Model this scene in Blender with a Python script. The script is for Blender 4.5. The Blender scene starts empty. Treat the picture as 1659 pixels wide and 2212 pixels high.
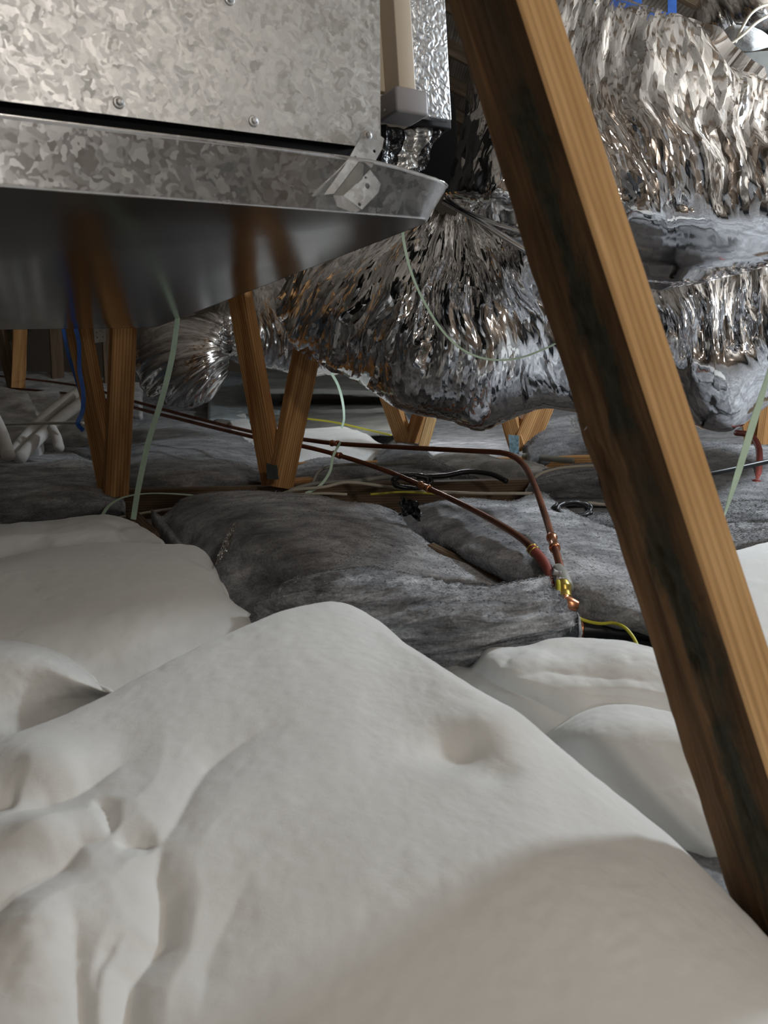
import bpy, math, random
import numpy as np
from mathutils import Vector

random.seed(7)
SC = bpy.context.scene
COL = SC.collection

# ------------------------------------------------------------------ camera
IW, IH, FPX = 1659.0, 2212.0, 1660.0
EYE = np.array([0.0, 0.0, 0.46])
PITCH, ROLL = math.radians(12.0), math.radians(1.5)
_F = np.array([0.0, math.cos(PITCH), -math.sin(PITCH)])
_U0 = np.array([0.0, math.sin(PITCH), math.cos(PITCH)])
_R0 = np.array([1.0, 0.0, 0.0])
RV = math.cos(ROLL) * _R0 - math.sin(ROLL) * _U0
UV_ = math.sin(ROLL) * _R0 + math.cos(ROLL) * _U0
FV = _F
cam_d = bpy.data.cameras.new('camera')
cam_d.sensor_fit = 'HORIZONTAL'
cam_d.sensor_width = 36.0
cam_d.lens = 36.0 * FPX / IW
cam_d.clip_start = 0.02
cam_d.clip_end = 100
cam_d.dof.use_dof = True
cam_d.dof.focus_distance = 1.5
cam_d.dof.aperture_fstop = 13.0
cam = bpy.data.objects.new('camera', cam_d)
COL.objects.link(cam)
from mathutils import Matrix
cam.matrix_world = Matrix(((RV[0], UV_[0], -FV[0], EYE[0]), (RV[1], UV_[1], -FV[1], EYE[1]),
                           (RV[2], UV_[2], -FV[2], EYE[2]), (0, 0, 0, 1)))
SC.camera = cam

# ------------------------------------------------------------------ world, lamps, exposure
world = bpy.data.worlds.new('world')
SC.world = world
world.use_nodes = True
world.node_tree.nodes['Background'].inputs[0].default_value = (0.6, 0.7, 0.8, 1)
world.node_tree.nodes['Background'].inputs[1].default_value = 0.02
SC.view_settings.view_transform = 'Standard'
SC.view_settings.look = 'None'
SC.view_settings.gamma = 1.0
SC.view_settings.use_curve_mapping = False
SC.view_settings.exposure = 0.0
SC.cycles.max_bounces = 7
SC.cycles.diffuse_bounces = 3
SC.cycles.glossy_bounces = 5
SC.cycles.use_denoising = True
SC.cycles.use_adaptive_sampling = True
SC.cycles.adaptive_threshold = 0.03


def lamp(name, loc, power, color, size, target=None, kind='POINT', spread=None):
    l = bpy.data.lights.new(name, kind)
    l.energy = power
    l.color = color
    if kind == 'AREA':
        l.shape = 'DISK'
        l.size = size
        if spread:
            l.spread = math.radians(spread)
    else:
        l.shadow_soft_size = size
        if kind == 'SPOT' and spread:
            l.spot_size = math.radians(spread)
            l.spot_blend = 0.6
    o = bpy.data.objects.new(name, l)
    COL.objects.link(o)
    o.location = loc
    if target is not None:
        o.rotation_euler = (Vector(target) - Vector(loc)).to_track_quat('-Z', 'Y').to_euler()
    return o


lamp('work_lamp', (1.55, 1.75, 1.15), 84, (0.83, 0.92, 1.0), 0.09)
lamp('head_lamp', (0.85, -1.15, 0.74), 13, (1.0, 0.96, 0.91), 0.10)
lamp('roof_fill', (1.15, -1.1, 1.8), 42, (1.0, 0.95, 0.89), 0.12)  # unseen fill, added to brighten the roof mirrored in the metal
lamp('far_lamp', (0.30, 3.5, 0.45), 9, (0.95, 0.98, 1.0), 0.05)


# ------------------------------------------------------------------ projection helpers (real distances in metres)
def ray(px, py):
    return RV * ((px - IW / 2) / FPX) + UV_ * ((IH / 2 - py) / FPX) + FV


def W(px, py, d):
    return EYE + d * ray(px, py)


def G(px, py, z):
    r = ray(px, py)
    return EYE + r * ((z - EYE[2]) / r[2]) if z < 1.0 else EYE + r * z


def project(P):
    q = P - EYE
    d = q @ FV
    return (q @ RV) / d * FPX + IW / 2, IH / 2 - (q @ UV_) / d * FPX, d


# ------------------------------------------------------------------ noise
_rng = np.random.RandomState(3)
_perm = _rng.permutation(512)
_perm = np.concatenate([_perm, _perm, _perm])
_val = _rng.rand(512) * 2 - 1


def vnoise(x, y, z=0.0):
    x, y, z = np.broadcast_arrays(np.asarray(x, float), np.asarray(y, float), np.asarray(z, float))
    xi, yi, zi = np.floor(x).astype(int), np.floor(y).astype(int), np.floor(z).astype(int)
    xf, yf, zf = x - xi, y - yi, z - zi
    s = lambda t: t * t * t * (t * (t * 6 - 15) + 10)
    u, v, w = s(xf), s(yf), s(zf)

    def h(i, j, k):
        return _val[_perm[(_perm[(_perm[i & 511] + j) & 511] + k) & 511] & 511]
    a = h(xi, yi, zi) * (1 - u) + h(xi + 1, yi, zi) * u
    b = h(xi, yi + 1, zi) * (1 - u) + h(xi + 1, yi + 1, zi) * u
    c = h(xi, yi, zi + 1) * (1 - u) + h(xi + 1, yi, zi + 1) * u
    d = h(xi, yi + 1, zi + 1) * (1 - u) + h(xi + 1, yi + 1, zi + 1) * u
    return (a * (1 - v) + b * v) * (1 - w) + (c * (1 - v) + d * v) * w


def fbm(x, y, z=0.0, o=4, g=0.5):
    t, a = 0.0, 1.0
    for i in range(o):
        t = t + a * vnoise(x * 2 ** i + 17.3 * i, y * 2 ** i - 9.1 * i, np.asarray(z) * 2 ** i + 3.7 * i)
        a *= g
    return t


def ridge(x, y, z=0.0):
    return 1 - 2 * np.abs(vnoise(x, y, z))


def trinoise(x, y, seed=0):
    """piecewise flat noise: random heights on a triangle lattice, joined by plane facets"""
    x, y = np.broadcast_arrays(np.asarray(x, float), np.asarray(y, float))
    k = (x + y) * 0.36602540378
    xs, ys = x + k, y + k
    xi, yi = np.floor(xs).astype(int), np.floor(ys).astype(int)
    u, v = xs - xi, ys - yi

    def h(i, j):
        return _val[_perm[(_perm[(i + seed * 37) & 511] + j) & 511] & 511]
    a, d = h(xi, yi), h(xi + 1, yi + 1)
    up = u >= v
    m = np.where(up, h(xi + 1, yi), h(xi, yi + 1))
    return np.where(up, a * (1 - u) + m * (u - v) + d * v, a * (1 - v) + m * (v - u) + d * u)


# ------------------------------------------------------------------ materials
class N:
    def __init__(self, name):
        self.m = bpy.data.materials.new(name)
        self.m.use_nodes = True
        self.t = self.m.node_tree
        self.b = self.t.nodes['Principled BSDF']

    def n(self, typ, **kw):
        nd = self.t.nodes.new(typ)
        for k, v in kw.items():
            if k.startswith('i_'):
                key = k[2:].replace('_', ' ')
                nd.inputs[int(key) if key.isdigit() else key].default_value = v
            else:
                setattr(nd, k, v)
        return nd

    def l(self, a, ao, b, bi):
        self.t.links.new(a.outputs[ao], b.inputs[bi])
        return b

    def set(self, **kw):
        for k, v in kw.items():
            self.b.inputs[k.replace('_', ' ')].default_value = v
        return self

    def coord(self, out='Object', scale=(1, 1, 1)):
        tc = self.n('ShaderNodeTexCoord')
        mp = self.n('ShaderNodeMapping')
        mp.inputs['Scale'].default_value = scale
        self.l(tc, out, mp, 'Vector')
        return mp

    def noise(self, co, scale, detail=4, rough=0.5, dist=0.0):
        nd = self.n('ShaderNodeTexNoise')
        nd.inputs['Scale'].default_value = scale
        nd.inputs['Detail'].default_value = detail
        nd.inputs['Roughness'].default_value = rough
        nd.inputs['Distortion'].default_value = dist
        self.l(co, 0, nd, 'Vector')
        return nd

    def ramp(self, src, out, stops):
        r = self.n('ShaderNodeValToRGB')
        e = r.color_ramp.elements
        while len(e) < len(stops):
            e.new(0.5)
        for i, (p, c) in enumerate(stops):
            e[i].position = p
            e[i].color = (c[0], c[1], c[2], 1)
        self.l(src, out, r, 0)
        return r

    def bump(self, src, out, strength, dist, normal=None):
        bp = self.n('ShaderNodeBump')
        bp.inputs['Strength'].default_value = strength
        bp.inputs['Distance'].default_value = dist
        self.l(src, out, bp, 'Height')
        if normal:
            self.l(normal, 0, bp, 'Normal')
        return bp

    def mix(self, a, ao, b, bo, fac=None, fo=0, f=0.5, blend='MIX'):
        mx = self.n('ShaderNodeMix', data_type='RGBA', blend_type=blend)
        mx.inputs[0].default_value = f
        if fac:
            self.l(fac, fo, mx, 0)
        self.t.links.new(a.outputs[ao], mx.inputs[6])
        self.t.links.new(b.outputs[bo], mx.inputs[7])
        return mx


def srgb(r, g, b):
    f = lambda c: (c / 255 / 12.92) if c / 255 <= 0.04045 else ((c / 255 + 0.055) / 1.055) ** 2.4
    return (f(r), f(g), f(b))


def plain(name, col, rough=0.6, metal=0.0, var=0.12, scale=30, bump=0.1, bdist=0.001):
    m = N(name)
    co = m.coord()
    no = m.noise(co, scale, 4)
    lo = tuple(c * (1 - var) for c in col)
    hi = tuple(min(1, c * (1 + var)) for c in col)
    r = m.ramp(no, 0, [(0.3, lo), (0.7, hi)])
    m.l(r, 0, m.b, 'Base Color')
    m.set(Roughness=rough, Metallic=metal)
    if bump:
        m.l(m.bump(no, 0, bump, bdist), 0, m.b, 'Normal')
    return m.m


def mat_white_wool(name='white_wool', col=(0.81, 0.81, 0.785)):
    m = N(name)
    co = m.coord()
    big = m.noise(co, 9, 3)
    fine = m.noise(co, 500, 4, 0.7)
    mid = m.noise(co, 60, 4, 0.6, 0.3)
    r = m.ramp(big, 0, [(0.3, tuple(c * 0.97 for c in col)), (0.7, col)])
    m.l(r, 0, m.b, 'Base Color')
    m.set(Roughness=1.0)
    m.b.inputs['Specular IOR Level'].default_value = 0.0
    m.b.inputs['Sheen Weight'].default_value = 0.3
    m.b.inputs['Sheen Roughness'].default_value = 0.5
    b1 = m.bump(mid, 0, 0.07, 0.003)
    b2 = m.bump(fine, 0, 0.30, 0.0008, b1)
    m.l(b2, 0, m.b, 'Normal')
    return m.m


def mat_grey_wool(name, lo, hi, zs=2.0, bump=0.6, lines=0.12):
    m = N(name)
    uv = m.coord('Object', (11, 19, 19 * zs))
    co = m.coord()
    st = m.noise(uv, 1.0, 9, 0.74, 0.35)
    uv2 = m.coord('Object', (16, 34, 60 * zs))
    st2 = m.noise(uv2, 1.0, 5, 0.7, 0.6)
    big = m.noise(co, 7, 5, 0.65, 0.4)
    sp = m.noise(co, 260, 4, 0.75)
    a = m.ramp(st, 0, [(0.34, lo), (0.5, tuple(x * 0.5 + y * 0.5 for x, y in zip(lo, hi))), (0.66, hi)])
    b = m.ramp(big, 0, [(0.34, (0.55, 0.55, 0.56)), (0.66, (1.25, 1.25, 1.25))])
    mx = m.mix(a, 0, b, 0, f=1.0, blend='MULTIPLY')
    c = m.ramp(sp, 0, [(0.33, (0.7, 0.7, 0.7)), (0.5, (1, 1, 1)), (0.68, (1.35, 1.35, 1.35))])
    mx2 = m.mix(mx, 2, c, 0, f=1.0, blend='MULTIPLY')
    d = m.ramp(st2, 0, [(0.35, (0.65, 0.65, 0.65)), (0.65, (1.3, 1.3, 1.3))])
    mx3 = m.mix(mx2, 2, d, 0, f=min(1, lines * 2), blend='MULTIPLY')
    m.l(mx3, 2, m.b, 'Base Color')
    m.set(Roughness=1.0)
    m.b.inputs['Specular IOR Level'].default_value = 0.0
    m.b.inputs['Sheen Weight'].default_value = 0.2
    b1 = m.bump(st, 0, bump, 0.005)
    b2 = m.bump(st2, 0, bump * lines * 2, 0.0015, b1)
    b3 = m.bump(sp, 0, 0.5, 0.0012, b2)
    m.l(b3, 0, m.b, 'Normal')
    return m.m


def mat_foil(name, fast=34.0, slow=9.0, tilt=0.55, tint=(0.89, 0.89, 0.90), rough=0.07):
    """Crumpled metallised film: flat facets of two sizes, each tilted its own way."""
    m = N(name)
    uv = m.coord('UV', (1, 1, 1))
    at = m.n('ShaderNodeAttribute', attribute_name='wrinkle')
    nz = m.noise(uv, 7, 3, 0.6)
    sub = m.n('ShaderNodeVectorMath', operation='SUBTRACT')
    m.l(nz, 1, sub, 0)
    sub.inputs[1].default_value = (0.5, 0.5, 0.5)
    scl = m.n('ShaderNodeVectorMath', operation='SCALE')
    scl.inputs['Scale'].default_value = 0.035
    m.l(sub, 0, scl, 0)
    add = m.n('ShaderNodeVectorMath', operation='ADD')
    m.l(uv, 0, add, 0)
    m.l(scl, 0, add, 1)
    geo = m.n('ShaderNodeNewGeometry')
    total = None
    for (f, s, k) in ((fast, slow, tilt), (fast * 2.2, slow * 2.6, tilt * 0.62), (fast * 0.35, slow * 0.4, tilt * 0.35)):
        mp = m.n('ShaderNodeMapping')
        mp.inputs['Scale'].default_value = (f, s, 1)
        m.l(add, 0, mp, 'Vector')
        vo = m.n('ShaderNodeTexVoronoi', voronoi_dimensions='2D', feature='F1')
        vo.inputs['Scale'].default_value = 1.0
        m.l(mp, 0, vo, 'Vector')
        sb = m.n('ShaderNodeVectorMath', operation='SUBTRACT')
        m.l(vo, 'Color', sb, 0)
        sb.inputs[1].default_value = (0.5, 0.5, 0.5)
        sc_ = m.n('ShaderNodeVectorMath', operation='SCALE')
        sc_.inputs['Scale'].default_value = k
        m.l(sb, 0, sc_, 0)
        if total is None:
            total = sc_
        else:
            ad = m.n('ShaderNodeVectorMath', operation='ADD')
            m.l(total, 0, ad, 0)
            m.l(sc_, 0, ad, 1)
            total = ad
    w = m.n('ShaderNodeVectorMath', operation='SCALE')
    m.l(total, 0, w, 0)
    m.l(at, 'Fac', w, 'Scale')
    fin = m.n('ShaderNodeVectorMath', operation='ADD')
    m.l(geo, 'Normal', fin, 0)
    m.l(w, 0, fin, 1)
    nm = m.n('ShaderNodeVectorMath', operation='NORMALIZE')
    m.l(fin, 0, nm, 0)
    cr = m.noise(add, 90, 4, 0.65, 0.5)
    bp = m.bump(cr, 0, 0.035, 0.002, nm)
    m.l(bp, 0, m.b, 'Normal')
    ro = m.noise(uv, 14, 3)
    rr = m.n('ShaderNodeMapRange')
    m.l(ro, 0, rr, 0)
    rr.inputs[3].default_value = rough * 0.6
    rr.inputs[4].default_value = rough * 1.8
    m.l(rr, 0, m.b, 'Roughness')
    m.set(Metallic=1.0)
    m.b.inputs['Base Color'].default_value = (*tint, 1)
    return m.m


def mat_galv(name, scale=55, lo=0.42, hi=0.74, r0=0.30, r1=0.5, tilt=0.10):
    m = N(name)
    co = m.coord()
    nz = m.noise(co, 55, 2, 0.5)
    sub = m.n('ShaderNodeVectorMath', operation='SUBTRACT')
    m.l(nz, 1, sub, 0)
    sub.inputs[1].default_value = (0.5, 0.5, 0.5)
    scl = m.n('ShaderNodeVectorMath', operation='SCALE')
    scl.inputs['Scale'].default_value = 0.03
    m.l(sub, 0, scl, 0)
    add = m.n('ShaderNodeVectorMath', operation='ADD')
    m.l(co, 0, add, 0)
    m.l(scl, 0, add, 1)
    geo = m.n('ShaderNodeNewGeometry')
    vo = m.n('ShaderNodeTexVoronoi', feature='F1')
    vo.inputs['Scale'].default_value = scale
    m.l(add, 0, vo, 'Vector')
    vo2 = m.n('ShaderNodeTexVoronoi', feature='F1')
    vo2.inputs['Scale'].default_value = scale * 2.3
    m.l(add, 0, vo2, 'Vector')
    sep = m.n('ShaderNodeSeparateColor')
    m.l(vo, 'Color', sep, 0)
    sep2 = m.n('ShaderNodeSeparateColor')
    m.l(vo2, 'Color', sep2, 0)
    av = m.n('ShaderNodeMath', operation='ADD')
    m.l(sep, 0, av, 0)
    m.l(sep2, 1, av, 1)
    hf = m.n('ShaderNodeMath', operation='MULTIPLY')
    hf.inputs[1].default_value = 0.5
    m.l(av, 0, hf, 0)
    c = m.ramp(hf, 0, [(0.12, (lo, lo, lo * 0.97)), (0.5, ((lo + hi) / 2 * 1.05,) * 3), (0.9, (hi, hi, hi * 0.97))])
    m.l(c, 0, m.b, 'Base Color')
    rr = m.n('ShaderNodeMapRange')
    m.l(sep2, 0, rr, 0)
    rr.inputs[3].default_value = r0
    rr.inputs[4].default_value = r1
    m.l(rr, 0, m.b, 'Roughness')
    sb = m.n('ShaderNodeVectorMath', operation='SUBTRACT')
    m.l(vo, 'Color', sb, 0)
    sb.inputs[1].default_value = (0.5, 0.5, 0.5)
    sb2 = m.n('ShaderNodeVectorMath', operation='SUBTRACT')
    m.l(vo2, 'Color', sb2, 0)
    sb2.inputs[1].default_value = (0.5, 0.5, 0.5)
    ss = m.n('ShaderNodeVectorMath', operation='ADD')
    m.l(sb, 0, ss, 0)
    m.l(sb2, 0, ss, 1)
    sk = m.n('ShaderNodeVectorMath', operation='SCALE')
    sk.inputs['Scale'].default_value = tilt
    m.l(ss, 0, sk, 0)
    fn = m.n('ShaderNodeVectorMath', operation='ADD')
    m.l(geo, 'Normal', fn, 0)
    m.l(sk, 0, fn, 1)
    nm = m.n('ShaderNodeVectorMath', operation='NORMALIZE')
    m.l(fn, 0, nm, 0)
    m.l(nm, 0, m.b, 'Normal')
    m.set(Metallic=0.9)
    return m.m


def mat_sheet(name, base=0.42, rough=0.16):
    """smooth rolled aluminium with faint rolling lines"""
    m = N(name)
    co = m.coord('UV', (3, 160, 1))
    no = m.noise(co, 1, 4, 0.6)
    r = m.ramp(no, 0, [(0.3, (base * 0.92,) * 3), (0.7, (base * 1.05, base * 1.05, base * 1.06))])
    m.l(r, 0, m.b, 'Base Color')
    sm = m.noise(m.coord('Object'), 4, 3)
    rr = m.n('ShaderNodeMapRange')
    m.l(sm, 0, rr, 0)
    rr.inputs[3].default_value = rough * 0.7
    rr.inputs[4].default_value = rough * 1.5
    m.l(rr, 0, m.b, 'Roughness')
    m.l(m.bump(no, 0, 0.06, 0.0006), 0, m.b, 'Normal')
    m.set(Metallic=1.0)
    return m.m


def mat_wood(name, lo, hi, dark=None, freq=1.0, bump=0.35, wave=0.75):
    m = N(name)
    uv = m.coord('UV', (4 * freq, 90 * freq, 1))
    wv = m.noise(uv, 1.0, 6, 0.62, 0.9)
    uv2 = m.coord('UV', (2.2 * freq, 26 * freq, 1))
    w2 = m.noise(uv2, 1.0, 3, 0.5, 1.4)
    wa = m.n('ShaderNodeTexWave', wave_type='BANDS', bands_direction='Y')
    wa.inputs['Scale'].default_value = 1.0
    wa.inputs['Distortion'].default_value = 5.0
    wa.inputs['Detail'].default_value = 3.0
    wa.inputs['Detail Scale'].default_value = 0.6
    uv3 = m.coord('UV', (2.0 * freq, 42 * freq, 1))
    m.l(uv3, 0, wa, 'Vector')
    a = m.ramp(w2, 0, [(0.28, lo), (0.5, tuple((x + y) / 2 for x, y in zip(lo, hi))), (0.72, hi)])
    b = m.ramp(wa, 0, [(0.1, (0.62, 0.55, 0.48)), (0.55, (1.0, 1.0, 1.0)), (0.9, (1.1, 1.1, 1.08))])
    mx = m.mix(a, 0, b, 0, f=wave, blend='MULTIPLY')
    c = m.ramp(wv, 0, [(0.3, (0.78, 0.74, 0.7)), (0.65, (1.08, 1.08, 1.08))])
    mx2 = m.mix(mx, 2, c, 0, f=0.8, blend='MULTIPLY')
    m.l(mx2, 2, m.b, 'Base Color')
    m.set(Roughness=0.75)
    m.b.inputs['Specular IOR Level'].default_value = 0.25
    b1 = m.bump(wv, 0, bump, 0.001)
    b2 = m.bump(wa, 0, bump * 0.6, 0.001, b1)
    m.l(b2, 0, m.b, 'Normal')
    return m.m


def mat_mould_wood(name):
    """weathered brace face: brown wood carrying a grown dark-green mould streak along its middle, knots and checks"""
    m = N(name)
    lo, hi = (0.085, 0.048, 0.026), (0.36, 0.215, 0.115)
    uv = m.coord('UV', (3.0, 60, 1))
    wv = m.noise(uv, 1.0, 7, 0.65, 1.2)
    a = m.ramp(wv, 0, [(0.28, lo), (0.5, tuple((x + y) * 0.45 for x, y in zip(lo, hi))), (0.74, hi)])
    big = m.noise(m.coord('UV', (6, 14, 1)), 1.0, 3, 0.5, 0.5)
    bb = m.ramp(big, 0, [(0.3, (0.55, 0.5, 0.45)), (0.7, (1.25, 1.2, 1.1))])
    a2 = m.mix(a, 0, bb, 0, f=0.9, blend='MULTIPLY')
    # the mould streak: band in v about the middle of the face with a ragged edge
    tc = m.n('ShaderNodeTexCoord')
    sp = m.n('ShaderNodeSeparateXYZ')
    m.l(tc, 'UV', sp, 0)
    wob = m.noise(m.coord('UV', (9, 24, 1)), 1.0, 5, 0.7, 0.6)
    w1 = m.n('ShaderNodeMath', operation='MULTIPLY_ADD')
    m.l(wob, 0, w1, 0)
    w1.inputs[1].default_value = 0.075
    m.l(sp, 1, w1, 2)
    d = m.n('ShaderNodeMath', operation='SUBTRACT')
    m.l(w1, 0, d, 0)
    d.inputs[1].default_value = 0.0375 + 0.034
    ab = m.n('ShaderNodeMath', operation='ABSOLUTE')
    m.l(d, 0, ab, 0)
    band = m.n('ShaderNodeMapRange')
    m.l(ab, 0, band, 0)
    band.inputs[1].default_value = 0.021
    band.inputs[2].default_value = 0.008
    # strength along the length: blotchy
    al = m.noise(m.coord('UV', (5, 3, 1)), 1.0, 3, 0.5)
    alr = m.n('ShaderNodeMapRange')
    m.l(al, 0, alr, 0)
    alr.inputs[1].default_value = 0.30
    alr.inputs[2].default_value = 0.46
    fac = m.n('ShaderNodeMath', operation='MULTIPLY')
    m.l(band, 0, fac, 0)
    m.l(alr, 0, fac, 1)
    f2 = m.n('ShaderNodeMath', operation='MULTIPLY')
    m.l(fac, 0, f2, 0)
    f2.inputs[1].default_value = 0.88
    mo = m.ramp(m.noise(m.coord('UV', (40, 120, 1)), 1.0, 5, 0.7), 0, [(0.3, (0.018, 0.022, 0.015)), (0.7, (0.075, 0.082, 0.058))])
    mx = m.mix(a2, 2, mo, 0, fac=f2, fo=0)
    m.l(mx, 2, m.b, 'Base Color')
    m.set(Roughness=0.8)
    m.b.inputs['Specular IOR Level'].default_value = 0.2
    ck = m.noise(m.coord('UV', (5, 110, 1)), 1.0, 5, 0.7, 1.5)
    b1 = m.bump(wv, 0, 0.6, 0.002)
    b2 = m.bump(ck, 0, 0.5, 0.001, b1)
    m.l(b2, 0, m.b, 'Normal')
    return m.m


M = {}
M['white'] = mat_white_wool()
M['grey'] = mat_grey_wool('grey_wool', (0.13, 0.131, 0.136), (0.50, 0.50, 0.51))
M['grey2'] = mat_grey_wool('layered_grey_wool', (0.11, 0.113, 0.12), (0.66, 0.665, 0.68), 2.6, 0.9, 0.5)
M['greyd'] = mat_grey_wool('dark_grey_wool', (0.10, 0.101, 0.107), (0.34, 0.34, 0.345))
M['grey_fibre'] = plain('grey_fibre', (0.26, 0.26, 0.265), 1.0, 0, 0.5, 60, 0)
M['pale'] = mat_grey_wool('pale_grey_wool', (0.36, 0.36, 0.35), (0.62, 0.62, 0.60), 1.0, 0.3)
M['kraft'] = plain('dull_facing_sheet', (0.22, 0.22, 0.2), 0.7, 0, 0.2, 6, 0.2, 0.003)
M['foil'] = mat_foil('crumpled_foil', 90, 13, 0.60)
M['foil_b'] = mat_foil('creased_foil', 75, 13, 0.66)
M['foil_c'] = mat_foil('twisted_foil', 60, 9, 0.45, (0.78, 0.77, 0.76), 0.12)
M['galv'] = mat_galv('galvanised_steel', 80, 0.42, 0.68, 0.42, 0.58, 0.045)
M['galv2'] = mat_galv('galvanised_strip', 60, 0.80, 0.93, 0.14, 0.28, 0.022)
M['galvplate'] = mat_galv('galvanised_plate', 60, 0.5, 0.66, 0.45, 0.6, 0.03)
M['sheet'] = mat_sheet('rolled_aluminium')
M['beige'] = plain('beige_enamel', (0.62, 0.53, 0.41), 0.45, 0, 0.04, 8, 0.03)
M['greyplastic'] = plain('grey_plastic', (0.33, 0.31, 0.32), 0.5, 0, 0.04, 20, 0.05)
M['black'] = plain('black_rubber_and_gaps', (0.008, 0.008, 0.009), 0.7, 0, 0.2, 20, 0.1)
M['blackwire'] = plain('black_plastic', (0.012, 0.012, 0.013), 0.4, 0, 0.2, 20, 0.1)
M['copper'] = plain('aged_copper', (0.22, 0.085, 0.045), 0.42, 0.75, 0.35, 14, 0.1)
M['coppershine'] = plain('bright_copper', (0.62, 0.27, 0.14), 0.28, 0.95, 0.15, 40, 0.1)
M['brass'] = plain('brass', (0.62, 0.46, 0.12), 0.3, 0.95, 0.15, 40, 0.05)
M['redtube'] = plain('red_plastic', (0.26, 0.055, 0.04), 0.5, 0, 0.15, 20, 0.05)
M['blue'] = plain('blue_webbing', (0.035, 0.13, 0.48), 0.5, 0, 0.15, 60, 0.2)
M['mint'] = plain('mint_strap_plastic', (0.66, 0.86, 0.66), 0.45, 0, 0.08, 40, 0.05)
M['cream'] = plain('cream_cable', (0.55, 0.5, 0.4), 0.5, 0, 0.12, 20, 0.05)
M['greycable'] = plain('grey_cable', (0.3, 0.29, 0.25), 0.5, 0, 0.12, 20, 0.05)
M['yellow'] = plain('yellow_wire', (0.6, 0.55, 0.05), 0.45, 0, 0.1, 20, 0.03)
M['pvc'] = plain('white_pipe_lagging', (0.62, 0.6, 0.57), 0.7, 0, 0.06, 20, 0.15)
M['wood'] = mat_wood('web_wood', (0.34, 0.165, 0.06), (0.70, 0.40, 0.17))
M['woodl'] = mat_wood('brace_edge_wood', (0.56, 0.33, 0.14), (0.80, 0.53, 0.26), freq=1.0, bump=0.2, wave=0.4)
M['woodd'] = mat_wood('chord_wood', (0.11, 0.075, 0.047), (0.23, 0.165, 0.11))
M['mould'] = mat_mould_wood('mouldy_brace_wood')
M['sheathing'] = mat_wood('roof_sheathing', (0.30, 0.26, 0.22), (0.56, 0.50, 0.44), freq=0.4, bump=0.1)
M['drywall'] = plain('ceiling_board', (0.05, 0.045, 0.04), 0.9, 0, 0.2, 5, 0.1)


def mat_stucco():
    m = N('stucco_embossed_steel')
    co = m.coord()
    wv = m.noise(co, 95, 0, 0.4, 1.6)
    m.l(m.bump(wv, 0, 0.4, 0.006), 0, m.b, 'Normal')
    m.set(Metallic=0.9, Roughness=0.4)
    m.b.inputs['Base Color'].default_value = (0.6, 0.62, 0.64, 1)
    return m.m


M['stucco'] = mat_stucco()


# ------------------------------------------------------------------ object helpers
def tag(o, label=None, cat=None, group=None, kind=None):
    if label:
        o['label'] = label
    if cat:
        o['category'] = cat
    if group:
        o['group'] = group
    if kind:
        o['kind'] = kind
    return o


def empty(name, loc, label=None, cat=None, group=None):
    o = bpy.data.objects.new(name, None)
    o.empty_display_size = 0.05
    o.location = [float(v) for v in loc]
    COL.objects.link(o)
    return tag(o, label, cat, group)


def root_loc(o):
    v = Vector((0, 0, 0))
    while o is not None:
        v = v + o.location
        o = o.parent
    return np.array(v)


def mesh(name, V, Fc, mat, parent=None, smooth=True, uv=None, attr=None, origin=None):
    """V in world metres; faces: list or (n,4)/(n,3) arrays.  The object's origin goes to its base unless it has a parent."""
    V = np.asarray(V, float).reshape(-1, 3)
    me = bpy.data.meshes.new(name)
    if parent is not None:
        org = root_loc(parent)
        loc = np.zeros(3)
        off = org
    else:
        org = np.array([V[:, 0].mean(), V[:, 1].mean(), V[:, 2].min()]) if origin is None else np.asarray(origin, float)
        loc = org
        off = org
    L = (V - off)
    if isinstance(Fc, np.ndarray):
        Fc = Fc.tolist()
    me.from_pydata([tuple(r) for r in L.tolist()], [], Fc)
    if uv is not None:
        u = me.uv_layers.new(name='UVMap')
        idx = np.empty(len(me.loops), dtype=np.int32)
        me.loops.foreach_get('vertex_index', idx)
        u.data.foreach_set('uv', np.asarray(uv, float)[idx].ravel().astype(np.float32))
    if attr is not None:
        a = me.attributes.new('wrinkle', 'FLOAT', 'POINT')
        a.data.foreach_set('value', np.asarray(attr, float).ravel().astype(np.float32))
    if smooth:
        me.polygons.foreach_set('use_smooth', [True] * len(me.polygons))
    mats = mat if isinstance(mat, list) else [mat]
    for mm in mats:
        me.materials.append(mm)
    me.update()
    o = bpy.data.objects.new(name, me)
    COL.objects.link(o)
    o.location = [float(v) for v in loc]
    if parent is not None:
        o.parent = parent
    return o


def crom(P, n):
    """resample a polyline of points (k,dim) to n points by Catmull-Rom over chord length"""
    P = np.asarray(P, float)
    k = len(P)
    if k == 2:
        t = np.linspace(0, 1, n)[:, None]
        return P[0] * (1 - t) + P[1] * t
    seg = np.linalg.norm(np.diff(P, axis=0), axis=1) + 1e-9
    T = np.concatenate([[0], np.cumsum(seg)])
    m = np.empty_like(P)
    m[1:-1] = (P[2:] - P[:-2]) / (T[2:] - T[:-2])[:, None]
    m[0] = (P[1] - P[0]) / seg[0]
    m[-1] = (P[-1] - P[-2]) / seg[-1]
    s = np.linspace(0, T[-1], n)
    i = np.clip(np.searchsorted(T, s, side='right') - 1, 0, k - 2)
    h = (T[i + 1] - T[i])[:, None]
    t = ((s - T[i])[:, None]) / h
    return ((2 * t ** 3 - 3 * t ** 2 + 1) * P[i] + (t ** 3 - 2 * t ** 2 + t) * h * m[i]
            + (-2 * t ** 3 + 3 * t ** 2) * P[i + 1] + (t ** 3 - t ** 2) * h * m[i + 1])


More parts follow.
